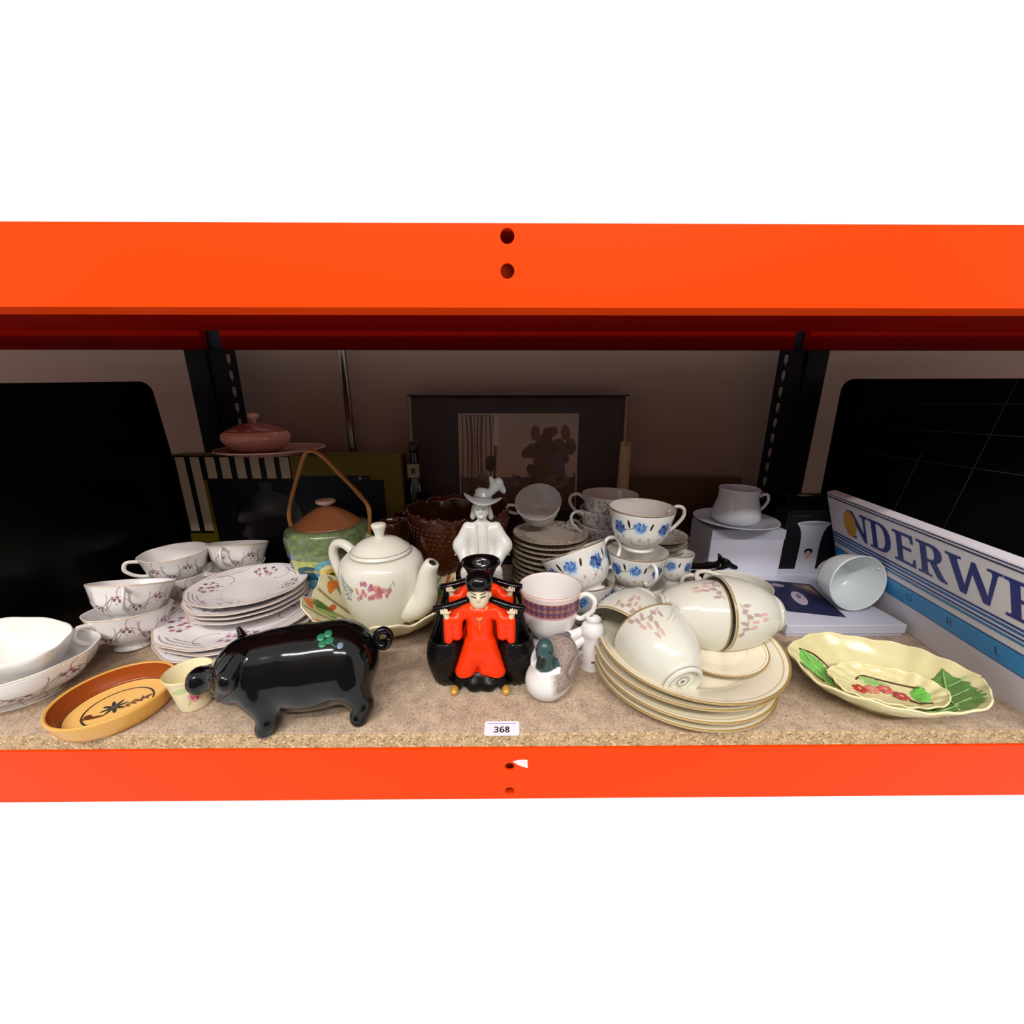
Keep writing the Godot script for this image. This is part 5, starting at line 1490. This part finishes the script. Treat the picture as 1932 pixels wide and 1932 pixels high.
# ---------------------------------------------------------------- blue set
func build_blue_set() -> void:
	var body := cup_mesh([Vector2(0.026, 0.001), Vector2(0.028, 0.005), Vector2(0.024, 0.010), Vector2(0.036, 0.018), Vector2(0.046, 0.034), Vector2(0.050, 0.054), Vector2(0.055, 0.076)], 0.0018, 60)
	var hnd := tube(smooth(vv([[0.049, 0.064, 0], [0.062, 0.074, 0], [0.076, 0.070, 0], [0.078, 0.056, 0], [0.066, 0.040, 0], [0.052, 0.030, 0], [0.043, 0.030, 0]]), 5), 0.0032, 8)
	var g := "blue-flowered teacups"
	var c := thing("teacup", "blue-flowered teacup leaning left, upper of the pair behind the tartan cup", "cup", Vector3.ZERO, Vector3.ZERO, g)
	part(c, "bowl", body, M.blue_wall)
	part(c, "handle", hnd, M.white)
	part(c, "gilt_rim", tube(ring(0.0543, 0.0765, 48), 0.0006, 5), M.gold)
	pose(c, Vector3(0.138, 0.052, -0.243), Vector3(-0.34, 0.86, -0.36), Vector3(0.9, 0.35, -0.2))
	c.scale = Vector3.ONE * 1.06
	dup(c, "blue-flowered teacup holding up the leaning one behind the tartan cup", Vector3(0.124, 0, -0.258), Vector3(0, 200, 0))
	# the tall stack in the middle
	lean(dup(c, "blue-flowered teacup standing on the shelf, lowest of the tall blue stack", Vector3(0.222, 0, -0.268)), 0, 100, 0.94)
	lean(dup(c, "blue-flowered teacup with its handle to the front, midway up the stack", Vector3(0.222, 0.052, -0.268)), 0, -84, 0.94)
	lean(dup(c, "blue-flowered teacup topmost of the tall stack, handle to the right", Vector3(0.224, 0.124, -0.274)), 2, 8, 1.0)
	lean(dup(c, "blue-flowered teacup beside the black dog, right of the tall stack", Vector3(0.300, 0.0, -0.308)), -4, 150, 0.80)
	lean(dup(c, "blue-flowered teacup nested in the one beside the black dog", Vector3(0.300, 0.040, -0.310)), -8, 100, 0.80)
	var s := thing("saucer", "patterned grey saucer topmost of the stack behind the tall blue cups", "saucer", Vector3(0.292, 0.098, -0.392), Vector3(-2, 0, 0), "grey patterned saucers behind the blue cups")
	part(s, "saucer_body", plate_mesh(0.070, 0.013, 0.036, 56), china(T.grey_plate, Color(0.95, 0.98, 1.0)))
	part(s, "foot_ring", tube(ring(0.0288, 0.0008, 32), 0.0009, 6), M.white)
	for k in 9:
		dup(s, "patterned grey saucer, %s from the top behind the tall blue cups" % ["second", "third", "fourth", "fifth", "sixth", "seventh", "eighth", "ninth", "tenth"][k], Vector3(0.292 + 0.0015 * sin(k * 2.3), 0.098 - 0.0108 * (k + 1), -0.392 + 0.0015 * cos(k * 1.3)), Vector3(0, 41 * k, 0))
	# grey patterned cups nested at the back
	var k0 := thing("teacup", "grey patterned teacup with left handle, topmost of the leaning back stack", "cup", Vector3(0.200, 0.120, -0.390), Vector3(0, 176, 0), "grey patterned teacups in the back stack")
	part(k0, "bowl", body, M.grey_wall)
	part(k0, "handle", hnd, mat(Color(0.80, 0.80, 0.79), 0.2))
	dup(k0, "grey patterned teacup with left handle, second of the back stack", Vector3(0.197, 0.090, -0.391), Vector3(0, 196, 0))
	for k in 3:
		dup(k0, "grey patterned teacup buried in the back stack, %s" % ["third from its top", "second from its bottom", "lowest on the shelf"][k], Vector3(0.196, 0.060 - 0.030 * k, -0.391), Vector3(0, 160 + 20 * k, 0))

# ---------------------------------------------------------------- cream dinner set
func pose(o: Node3D, foot: Vector3, axis: Vector3, hint := Vector3.RIGHT) -> void:
	o.transform = Transform3D(basis_y(axis.normalized(), hint), foot)

func build_cream_set() -> void:
	var p := thing("dinner_plate", "cream dinner plate with gold rim, bottom of the right stack", "plate", Vector3(0.236, 0, -0.103), Vector3.ZERO, "cream gold-rimmed plates in the right stack")
	part(p, "plate_body", plate_mesh(0.117, 0.016, 0.075, 80), M.cream_plate)
	part(p, "gold_rim", tube(ring(0.1166, 0.0172, 80), 0.0007, 5), M.gold)
	dup(p, "cream dinner plate with gold rim, second from the bottom of right stack", Vector3(0.237, 0.0095, -0.104), Vector3(0, 30, 0))
	var b := thing("soup_plate", "deep cream soup plate with gold rim, lower one on dinner plates", "plate", Vector3(0.242, 0.0185, -0.110), Vector3(1, 0, 2), "cream soup plates in the right stack")
	part(b, "plate_body", plate_mesh(0.122, 0.026, 0.074, 80), M.cream_plate)
	part(b, "gold_rim", tube(ring(0.1216, 0.0272, 80), 0.0007, 5), M.gold)
	dup(b, "deep cream soup plate with gold rim, upper one holding the cups", Vector3(0.246, 0.0285, -0.113), Vector3(2, 40, 2))
	var s := thing("saucer", "cream saucer with leaf border lying tilted under the two lying cups", "saucer", Vector3(0.283, 0.0375, -0.107), Vector3(4, 0, 3))
	part(s, "saucer_body", plate_mesh(0.066, 0.012, 0.032, 60), M.cream_plate)
	part(s, "gold_rim", tube(ring(0.0656, 0.0132, 60), 0.0006, 5), M.gold)
	var body := cup_mesh([Vector2(0.0245, 0.001), Vector2(0.0262, 0.004), Vector2(0.0265, 0.008), Vector2(0.035, 0.018), Vector2(0.044, 0.036), Vector2(0.049, 0.056), Vector2(0.051, 0.072), Vector2(0.0515, 0.083)], 0.0018, 60)
	var hnd := tube(smooth(vv([[0.049, 0.072, 0], [0.064, 0.082, 0], [0.080, 0.076, 0], [0.083, 0.060, 0], [0.074, 0.044, 0], [0.064, 0.030, 0], [0.044, 0.030, 0]]), 5), 0.0036, 8)
	var c := thing("teacup", "cream sprigged teacup lying foot forward, its round backstamp showing", "cup", Vector3.ZERO, Vector3.ZERO, "cream sprigged teacups")
	part(c, "bowl", body, M.cream_wall, Vector3.ZERO, Vector3(0, -50, 0))
	part(c, "handle", hnd, M.cream)
	part(c, "backstamp", lathe([Vector2(0.0, 0.0038), Vector2(0.0185, 0.0038)], 32, [], true), china(T.backstamp))
	pose(c, Vector3(0.208, 0.047, -0.026), Vector3(-0.20, 0.24, -0.92), Vector3(1, -0.55, 0.1))
	var d := dup(c, "cream sprigged teacup lying behind backstamped cup, mouth toward lower left", Vector3.ZERO)
	pose(d, Vector3(0.208, 0.080, -0.172), Vector3(-0.62, -0.30, 0.66), Vector3(0.3, 0.5, 0.8))
	d = dup(c, "cream sprigged teacup lying mouth to mouth, left one of the facing pair", Vector3.ZERO)
	pose(d, Vector3(0.213, 0.083, -0.136), Vector3(1.0, -0.06, 0.08), Vector3(0, -0.9, 0.42))
	d.scale = Vector3.ONE * 0.96
	d = dup(c, "cream sprigged teacup lying mouth to mouth, right one of the facing pair", Vector3.ZERO)
	pose(d, Vector3(0.376, 0.082, -0.128), Vector3(-1.0, 0.02, 0.0), Vector3(0, 0.3, -0.9))
	d.scale = Vector3.ONE * 1.02
	d = dup(c, "cream sprigged teacup standing upright behind the facing pair", Vector3(0.376, 0, -0.222), Vector3(0, 150, 0))

# ---------------------------------------------------------------- right
func dish_pt(rho: float, a: float, rx: float, rz: float, hh: float) -> Vector3:
	var k := clampf((rho - 0.5) * 2.0, 0, 1)
	var e := 1.0 + k * (0.022 * cos(a * 7.0 + 0.4) + 0.02 * cos(a * 3.0))
	var y := 0.006 + hh * pow(rho, 2.3) + 0.0011 * sin(a * 18.0 + rho * 8.0) * k + 0.0009 * sin(rho * 30.0 + a * 5.0) * (0.3 + k)
	return Vector3(rho * e * rx * cos(a), y, rho * e * rz * sin(a))

func dish_mesh(rx: float, rz: float, hh: float) -> ArrayMesh:
	var rows := []
	var uvs := []
	for i in 34:
		var row := PackedVector3Array()
		var uv := PackedVector2Array()
		for j in 97:
			var a := TAU * (j % 96) / 96.0
			var p: Vector3
			if i < 16:
				var rho := i / 15.0
				p = dish_pt(rho, a, rx, rz, hh)
				p.y = maxf(p.y - 0.0045 * (1.0 - 0.5 * rho), 0.0) if rho > 0.45 else 0.0
				p.x *= 1.0 + 0.004 * rho
			elif i < 18:
				p = dish_pt(1.0, a, rx * (1.004 if i == 16 else 0.996), rz * (1.004 if i == 16 else 0.996), hh) + Vector3(0, 0.0008, 0)
			else:
				p = dish_pt(1.0 - (i - 18) / 15.0, a, rx * 0.985, rz * 0.985, hh)
			row.append(p)
			uv.append(Vector2(0.5 + p.x / rx * 0.5, 0.5 + p.z / rz * 0.5))
		rows.append(row)
		uvs.append(uv)
	return grid(rows, uvs)

func leaf_on(rx: float, rz: float, hh: float, x: float, z: float, ln: float, wd: float, rot: float, lift := 0.0022) -> ArrayMesh:
	# a raised, toothed and veined leaf that follows the dish
	var rows := []
	var uvs := []
	for i in 9:
		var row := PackedVector3Array()
		var uv := PackedVector2Array()
		for j in 33:
			var u := j / 32.0
			var w := (i - 4) / 4.0
			var half := wd * sin(PI * pow(u, 0.8)) * (1.0 + 0.10 * cos(u * 60.0))
			var l := Vector2((u - 0.5) * ln, w * half).rotated(rot)
			var q := Vector2(x, z) + l
			var rho := minf(Vector2(q.x / rx, q.y / rz).length(), 0.99)
			var an := atan2(q.y / rz, q.x / rx)
			var p := dish_pt(rho, an, rx * 0.985, rz * 0.985, hh)
			var dome := lift * (1.0 - pow(absf(w), 3.0)) + 0.0006 * cos(u * 40.0 + absf(w) * 6.0) * (1.0 - absf(w)) - 0.0007 * exp(-w * w * 60.0)
			row.append(Vector3(p.x, p.y + 0.0003 + dome, p.z))
			uv.append(Vector2(u, i / 8.0))
		rows.append(row)
		uvs.append(uv)
	return grid(rows, uvs)

func build_right() -> void:
	# board game box leaning along the right end
	var tf := Vector3(0.628, 0.200, -0.388)
	var tn := Vector3(0.5565, 0.196, 0.018)
	var e := (tn - tf).normalized()
	var up := Vector3(-0.068, 0.197, 0.006)
	up = (up - e * up.dot(e)).normalized()
	var n := e.cross(up).normalized()
	var t := thing("game_box", "long white and blue board game box lettered NDERWE leaning at right", "box")
	t.transform = Transform3D(Basis(e, up, n), tf - up * 0.209)
	var ln := tf.distance_to(tn)
	var paper := mat(Color(0.86, 0.85, 0.88), 0.4)
	part(t, "box_body", rbox(Vector3(ln, 0.208, 0.016), 0.0012), paper, Vector3(ln * 0.5, 0.0, -0.0081))
	part(t, "lid_lip", rbox(Vector3(ln, 0.0022, 0.001), 0.0002), mat(Color(0.10, 0.14, 0.34), 0.4), Vector3(ln * 0.5, 0.199, 0.0001))
	part(t, "lid_lip", rbox(Vector3(ln, 0.0014, 0.001), 0.0002), mat(Color(0.10, 0.14, 0.34), 0.4), Vector3(ln * 0.5, 0.2045, 0.0001))
	var blues := [Color(0.10, 0.22, 0.48), Color(0.16, 0.38, 0.66), Color(0.10, 0.25, 0.52), Color(0.22, 0.48, 0.66)]
	for k in 4:
		part(t, "blue_stripe", rbox(Vector3(ln, 0.0042 if k % 2 else 0.0032, 0.0006), 0.0001), mat(blues[k], 0.4), Vector3(ln * 0.5, 0.1225 - 0.0068 * k, 0.0001))
	part(t, "blue_band", rbox(Vector3(ln, 0.031, 0.0006), 0.0001), mat(Color(0.22, 0.56, 0.80), 0.4), Vector3(ln * 0.5, 0.058, 0.0001))
	part(t, "dark_rule", rbox(Vector3(ln, 0.0014, 0.0007), 0.0001), mat(Color(0.12, 0.22, 0.45), 0.4), Vector3(ln * 0.5, 0.0895, 0.0001))
	part(t, "dark_rule", rbox(Vector3(ln, 0.0014, 0.0007), 0.0001), mat(Color(0.12, 0.22, 0.45), 0.4), Vector3(ln * 0.5, 0.0570, 0.0001))
	var ink := mat(Color(0.07, 0.12, 0.46), 0.35)
	letters(t, "title_lettering", "NDERWE", "Droid Serif", 700, 0.0525, ink, Vector3(0.222, 0.1600, 0.0003), Vector3.ZERO, 0.98)
	var xs := [0.190, 0.262, 0.330]
	for k in 3:
		letters(t, "band_letter", ["O", "R", "L"][k], "Droid Sans", 400, 0.0125, mat(Color(0.07, 0.20, 0.42), 0.4), Vector3(xs[k], 0.074, 0.0004))
	part(t, "yellow_disc", extrude(ellipse(0.017, 0.026), 0.0004), mat(Color(0.80, 0.58, 0.04), 0.4), Vector3(0.062, 0.160, 0.0005))
	# flat white box along the shelf
	var lb := thing("flat_box", "flat white cardboard box lying behind the yellow leaf dish", "box", Vector3(0.548, 0, -0.292))
	part(lb, "box_lid", rbox(Vector3(0.196, 0.016, 0.200), 0.001), mat(Color(0.82, 0.83, 0.89), 0.5), Vector3(0, 0.006, 0))
	part(lb, "box_tray", rbox(Vector3(0.192, 0.010, 0.196), 0.001), mat(Color(0.78, 0.79, 0.85), 0.5))
	var card := MeshInstance3D.new()
	card.name = "leaflet"
	card.mesh = rbox(Vector3(0.088, 0.0005, 0.128), 0.0001)
	var cm := mat(Color.WHITE, 0.35, 0.4, 0.0, T.leaflet)
	card.material_override = cm
	add_child(card)
	card.position = Vector3(0.538, 0.0223, -0.288)
	card.rotation_degrees = Vector3(0, -14, 0)
	describe(card, "navy printed leaflet lying on the flat white box", "leaflet")
	# white box with a teacup and saucer
	var wb := thing("white_box", "plain white cardboard box carrying a teacup, behind black dog", "box", Vector3(0.486, 0.0, -0.430))
	part(wb, "box_body", rbox(Vector3(0.150, 0.121, 0.092), 0.0012), mat(Color(0.82, 0.82, 0.88), 0.5))
	part(wb, "lid_flap", rbox(Vector3(0.1505, 0.020, 0.0008), 0.0002), mat(Color(0.74, 0.75, 0.81), 0.5), Vector3(0, 0.101, 0.0463))
	var gm := mat(Color(0.80, 0.82, 0.86), 0.16)
	var sc := thing("saucer", "pale grey saucer on the white box under a teacup", "saucer", Vector3(0.474, 0.1215, -0.420))
	part(sc, "saucer_body", plate_mesh(0.081, 0.014, 0.042, 64), gm)
	part(sc, "foot_ring", tube(ring(0.0336, 0.0008, 32), 0.0010, 6), gm)
	var cu := thing("teacup", "squat pale grey teacup on its saucer on the white box", "cup", Vector3(0.474, 0.128, -0.420), Vector3(0, -20, 0))
	cu.scale = Vector3(0.82, 0.88, 0.82)
	part(cu, "bowl", cup_mesh([Vector2(0.045, 0.001), Vector2(0.052, 0.006), Vector2(0.056, 0.018), Vector2(0.053, 0.034), Vector2(0.048, 0.050), Vector2(0.0455, 0.066), Vector2(0.047, 0.082)], 0.0022, 56), gm)
	part(cu, "handle", tube(handle_path(0.048, 0.066, 0.030, 0.018), 0.0035, 8), gm)
	part(cu, "sprig", curved_patch(0.0535, 0.022, 0.036, 0.9, 1.15, 0.0515), mat(Color(0.60, 0.58, 0.64), 0.3), Vector3.ZERO)
	# carton printed with a vase
	var vb := thing("vase_carton", "black carton printed with a white vase, right of the white box", "carton", Vector3(0.613, 0.0, -0.411))
	part(vb, "carton_body", rbox(Vector3(0.103, 0.160, 0.046), 0.0012), mat(Color(0.07, 0.07, 0.085), 0.45, 0.3))
	part(vb, "front_print", rbox(Vector3(0.1015, 0.142, 0.0005), 0.0001), mat(Color.WHITE, 0.4, 0.3, 0.0, T.vase_print), Vector3(0, 0.017, 0.0232))
	# dark carton behind
	var dk := thing("dark_carton", "dark carton with a small white tag behind the vase carton", "carton", Vector3(0.645, 0, -0.453), Vector3(0, 0, 0))
	part(dk, "carton_body", rbox(Vector3(0.104, 0.160, 0.030), 0.0015), mat(Color(0.09, 0.085, 0.085), 0.5, 0.3))
	part(dk, "lid", rbox(Vector3(0.108, 0.022, 0.034), 0.002), mat(Color(0.055, 0.055, 0.055), 0.5, 0.3), Vector3(0, 0.156, 0))
	part(dk, "paper_tag", rbox(Vector3(0.024, 0.0006, 0.012), 0.0001), mat(Color(0.62, 0.62, 0.60), 0.5), Vector3(-0.016, 0.1782, 0.008))
	# white cup on its side
	var wc := thing("teacup", "white teacup lying on its side on the flat box", "cup", Vector3.ZERO)
	part(wc, "bowl", cup_mesh([Vector2(0.022, 0.001), Vector2(0.0235, 0.005), Vector2(0.030, 0.012), Vector2(0.041, 0.028), Vector2(0.046, 0.046), Vector2(0.049, 0.064)], 0.002, 56), mat(Color(0.86, 0.89, 0.90), 0.16))
	part(wc, "handle", tube(smooth(vv([[0.044, 0.054, 0], [0.058, 0.058, 0], [0.066, 0.046, 0], [0.058, 0.032, 0], [0.040, 0.026, 0]]), 5), 0.0034, 8), mat(Color(0.86, 0.86, 0.85), 0.16))
	pose(wc, Vector3(0.590, 0.069, -0.300), Vector3(0.02, 0.08, 1.0), Vector3(0.85, 0.5, 0.0))
	# black dog
	var dog := thing("dog_ornament", "small black dog ornament standing before the white box", "dog", Vector3(0.376, 0, -0.335), Vector3(0, -4, 0))
	dog.scale = Vector3(1.2, 1.05, 1.2)
	part(dog, "dog_body", sdf([
		ball(Vector3(-0.012, 0.052, 0), Vector3(0.032, 0.014, 0.013), 0.006), ball(Vector3(0.012, 0.053, 0), Vector3(0.016, 0.016, 0.014), 0.006),
		cap(Vector3(0.018, 0.058, 0), Vector3(0.030, 0.066, 0), 0.010, 0.008, 0.005), ball(Vector3(0.032, 0.068, 0), Vector3(0.010, 0.009, 0.009), 0.004), cap(Vector3(0.038, 0.065, 0), Vector3(0.050, 0.060, 0), 0.006, 0.0042, 0.004),
		cap(Vector3(0.028, 0.074, 0.006), Vector3(0.026, 0.081, 0.009), 0.004, 0.0022, 0.003), cap(Vector3(0.028, 0.074, -0.006), Vector3(0.026, 0.081, -0.009), 0.004, 0.0022, 0.003),
		cap(Vector3(0.016, 0.046, 0.008), Vector3(0.018, 0.024, 0.009), 0.007, 0.0045, 0.004), cap(Vector3(0.018, 0.024, 0.009), Vector3(0.020, 0.004, 0.009), 0.0045, 0.004, 0.003),
		cap(Vector3(0.016, 0.046, -0.008), Vector3(0.018, 0.024, -0.009), 0.007, 0.0045, 0.004), cap(Vector3(0.018, 0.024, -0.009), Vector3(0.020, 0.004, -0.009), 0.0045, 0.004, 0.003),
		cap(Vector3(-0.030, 0.048, 0.008), Vector3(-0.028, 0.030, 0.009), 0.009, 0.006, 0.004), cap(Vector3(-0.028, 0.030, 0.009), Vector3(-0.036, 0.018, 0.009), 0.006, 0.004, 0.003), cap(Vector3(-0.036, 0.018, 0.009), Vector3(-0.034, 0.004, 0.009), 0.004, 0.004, 0.003),
		cap(Vector3(-0.030, 0.048, -0.008), Vector3(-0.028, 0.030, -0.009), 0.009, 0.006, 0.004), cap(Vector3(-0.028, 0.030, -0.009), Vector3(-0.036, 0.018, -0.009), 0.006, 0.004, 0.003), cap(Vector3(-0.036, 0.018, -0.009), Vector3(-0.034, 0.004, -0.009), 0.004, 0.004, 0.003),
		cap(Vector3(-0.042, 0.054, 0), Vector3(-0.058, 0.046, 0), 0.005, 0.0025, 0.003)], 0.0016), M.black)
	part(dog, "base", rbox(Vector3(0.09, 0.003, 0.032), 0.001), M.black)
	# yellow leaf dishes
	var yl := mat(Color(0.87, 0.835, 0.63), 0.2)
	var y1 := thing("leaf_dish", "large oval pale yellow leaf-moulded dish at the right front", "dish", Vector3(0.470, 0, -0.053), Vector3(0, -12, 2))
	var rx := 0.099
	var rz := 0.075
	var hh := 0.041
	part(y1, "dish_body", dish_mesh(rx, rz, hh), yl)
	var lg := mat(Color(0.46, 0.76, 0.34), 0.25)
	var dg := mat(Color(0.40, 0.56, 0.30), 0.25)
	var stem := mat(Color(0.33, 0.16, 0.10), 0.3)
	part(y1, "leaf", leaf_on(rx, rz, hh, -0.058, -0.022, 0.046, 0.019, 0.95), lg, Vector3.ZERO)
	part(y1, "leaf", leaf_on(rx, rz, hh, 0.066, 0.014, 0.082, 0.026, -1.15), dg)
	part(y1, "leaf", leaf_on(rx, rz, hh, 0.036, 0.046, 0.056, 0.014, 2.75), dg)
	part(y1, "leaf_stem", tube(on_dish([[-0.074, -0.040], [-0.052, -0.044], [-0.036, -0.030], [-0.040, -0.012], [-0.034, 0.004]], rx, rz, hh), 0.0013, 6), stem)
	part(y1, "leaf_stem", tube(on_dish([[-0.084, -0.016], [-0.072, -0.004], [-0.060, 0.000]], rx, rz, hh), 0.0010, 6), stem)
	var pale := mat(Color(0.58, 0.74, 0.44), 0.25)
	for q in [[-0.058, -0.022, 0.046, 0.019, 0.95], [0.066, 0.014, 0.082, 0.026, -1.15], [0.036, 0.046, 0.056, 0.014, 2.75]]:
		var at := Vector2(q[0], q[1])
		var along := Vector2(q[2] * 0.45, 0).rotated(q[4])
		var across := Vector2(0, q[3] * 0.62).rotated(q[4])
		part(y1, "leaf_vein", tube(raised(on_dish([[at.x - along.x, at.y - along.y], [at.x, at.y], [at.x + along.x, at.y + along.y]], rx, rz, hh), 0.0016), 0.0009, 6), pale)
		for k in 3:
			for s in [-1.0, 1.0]:
				var r0: Vector2 = at + along * (-0.55 + 0.5 * k)
				var r1: Vector2 = r0 + along * 0.28 + across * s
				part(y1, "leaf_vein", tube(raised(on_dish([[r0.x, r0.y], [(r0.x + r1.x) * 0.5, (r0.y + r1.y) * 0.5], [r1.x, r1.y]], rx, rz, hh), 0.0014), 0.0006, 5), pale)
	part(y1, "rim_edge", tube(rim_of(rx, rz, hh), 0.0013, 6), mat(Color(0.94, 0.90, 0.70), 0.2))
	var y2 := thing("leaf_dish", "smaller yellow leaf dish with pink flowers nested in the larger", "dish", Vector3(0.471, 0.0095, -0.044), Vector3(0, -14, 2))
	var sx := 0.060
	var sz := 0.040
	var sh := 0.016
	part(y2, "dish_body", dish_mesh(sx, sz, sh), yl)
	part(y2, "rim_edge", tube(rim_of(sx, sz, sh), 0.0011, 6), mat(Color(0.94, 0.90, 0.70), 0.2))
	part(y2, "leaf", leaf_on(sx, sz, sh, 0.036, 0.004, 0.034, 0.0085, 1.9, 0.002), lg)
	part(y2, "leaf", leaf_on(sx, sz, sh, -0.002, -0.018, 0.032, 0.007, 0.25, 0.002), mat(Color(0.58, 0.72, 0.42), 0.25))
	part(y2, "leaf_stem", tube(on_dish([[-0.022, -0.018], [-0.010, -0.026], [0.010, -0.022], [0.030, -0.014], [0.044, -0.006]], sx, sz, sh), 0.0011, 6), stem)
	part(y2, "leaf_stem", tube(on_dish([[0.022, 0.010], [0.026, 0.018], [0.036, 0.022]], sx, sz, sh), 0.0011, 6), stem)
	var petal := lathe(smooth([Vector2(0, 0), Vector2(0.0034, 0.0004), Vector2(0.0032, 0.0016), Vector2(0, 0.0022)], 2), 10)
	var pinks := [mat(Color(0.72, 0.22, 0.20), 0.25), mat(Color(0.86, 0.52, 0.46), 0.25), mat(Color(0.84, 0.38, 0.42), 0.25), mat(Color(0.70, 0.26, 0.28), 0.25)]
	for k in 4:
		var cx: float = [-0.026, -0.010, 0.006, 0.017][k]
		var cz: float = [-0.001, -0.005, -0.008, 0.003][k]
		var fl := part(y2, "flower", petal, mat(Color(0.85, 0.72, 0.4), 0.3), on_dish([[cx, cz]], sx, sz, sh)[0])
		for j in 5:
			var a := TAU * j / 5.0 + k
			part(fl, "petal", petal, pinks[k], Vector3(0.0046 * cos(a), 0.0002, 0.0046 * sin(a)))

func ellipse(rx: float, ry: float) -> PackedVector2Array:
	var out := PackedVector2Array()
	for k in 40:
		out.append(Vector2(rx * cos(TAU * k / 40), ry * sin(TAU * k / 40)))
	return out

func on_dish(pts: Array, rx: float, rz: float, hh: float) -> Array:
	var out := []
	for q in pts:
		var rho := minf(Vector2(q[0] / rx, q[1] / rz).length(), 0.99)
		out.append(dish_pt(rho, atan2(q[1] / rz, q[0] / rx), rx * 0.985, rz * 0.985, hh) + Vector3(0, 0.0010, 0))
	return smooth(out, 4) if out.size() > 2 else out

func raised(pts: Array, by: float) -> Array:
	var out := []
	for p in pts:
		out.append(p + Vector3(0, by, 0))
	return out

func rim_of(rx: float, rz: float, hh: float) -> Array:
	var out := []
	for k in 97:
		out.append(dish_pt(1.0, TAU * (k % 96) / 96.0, rx, rz, hh))
	return out
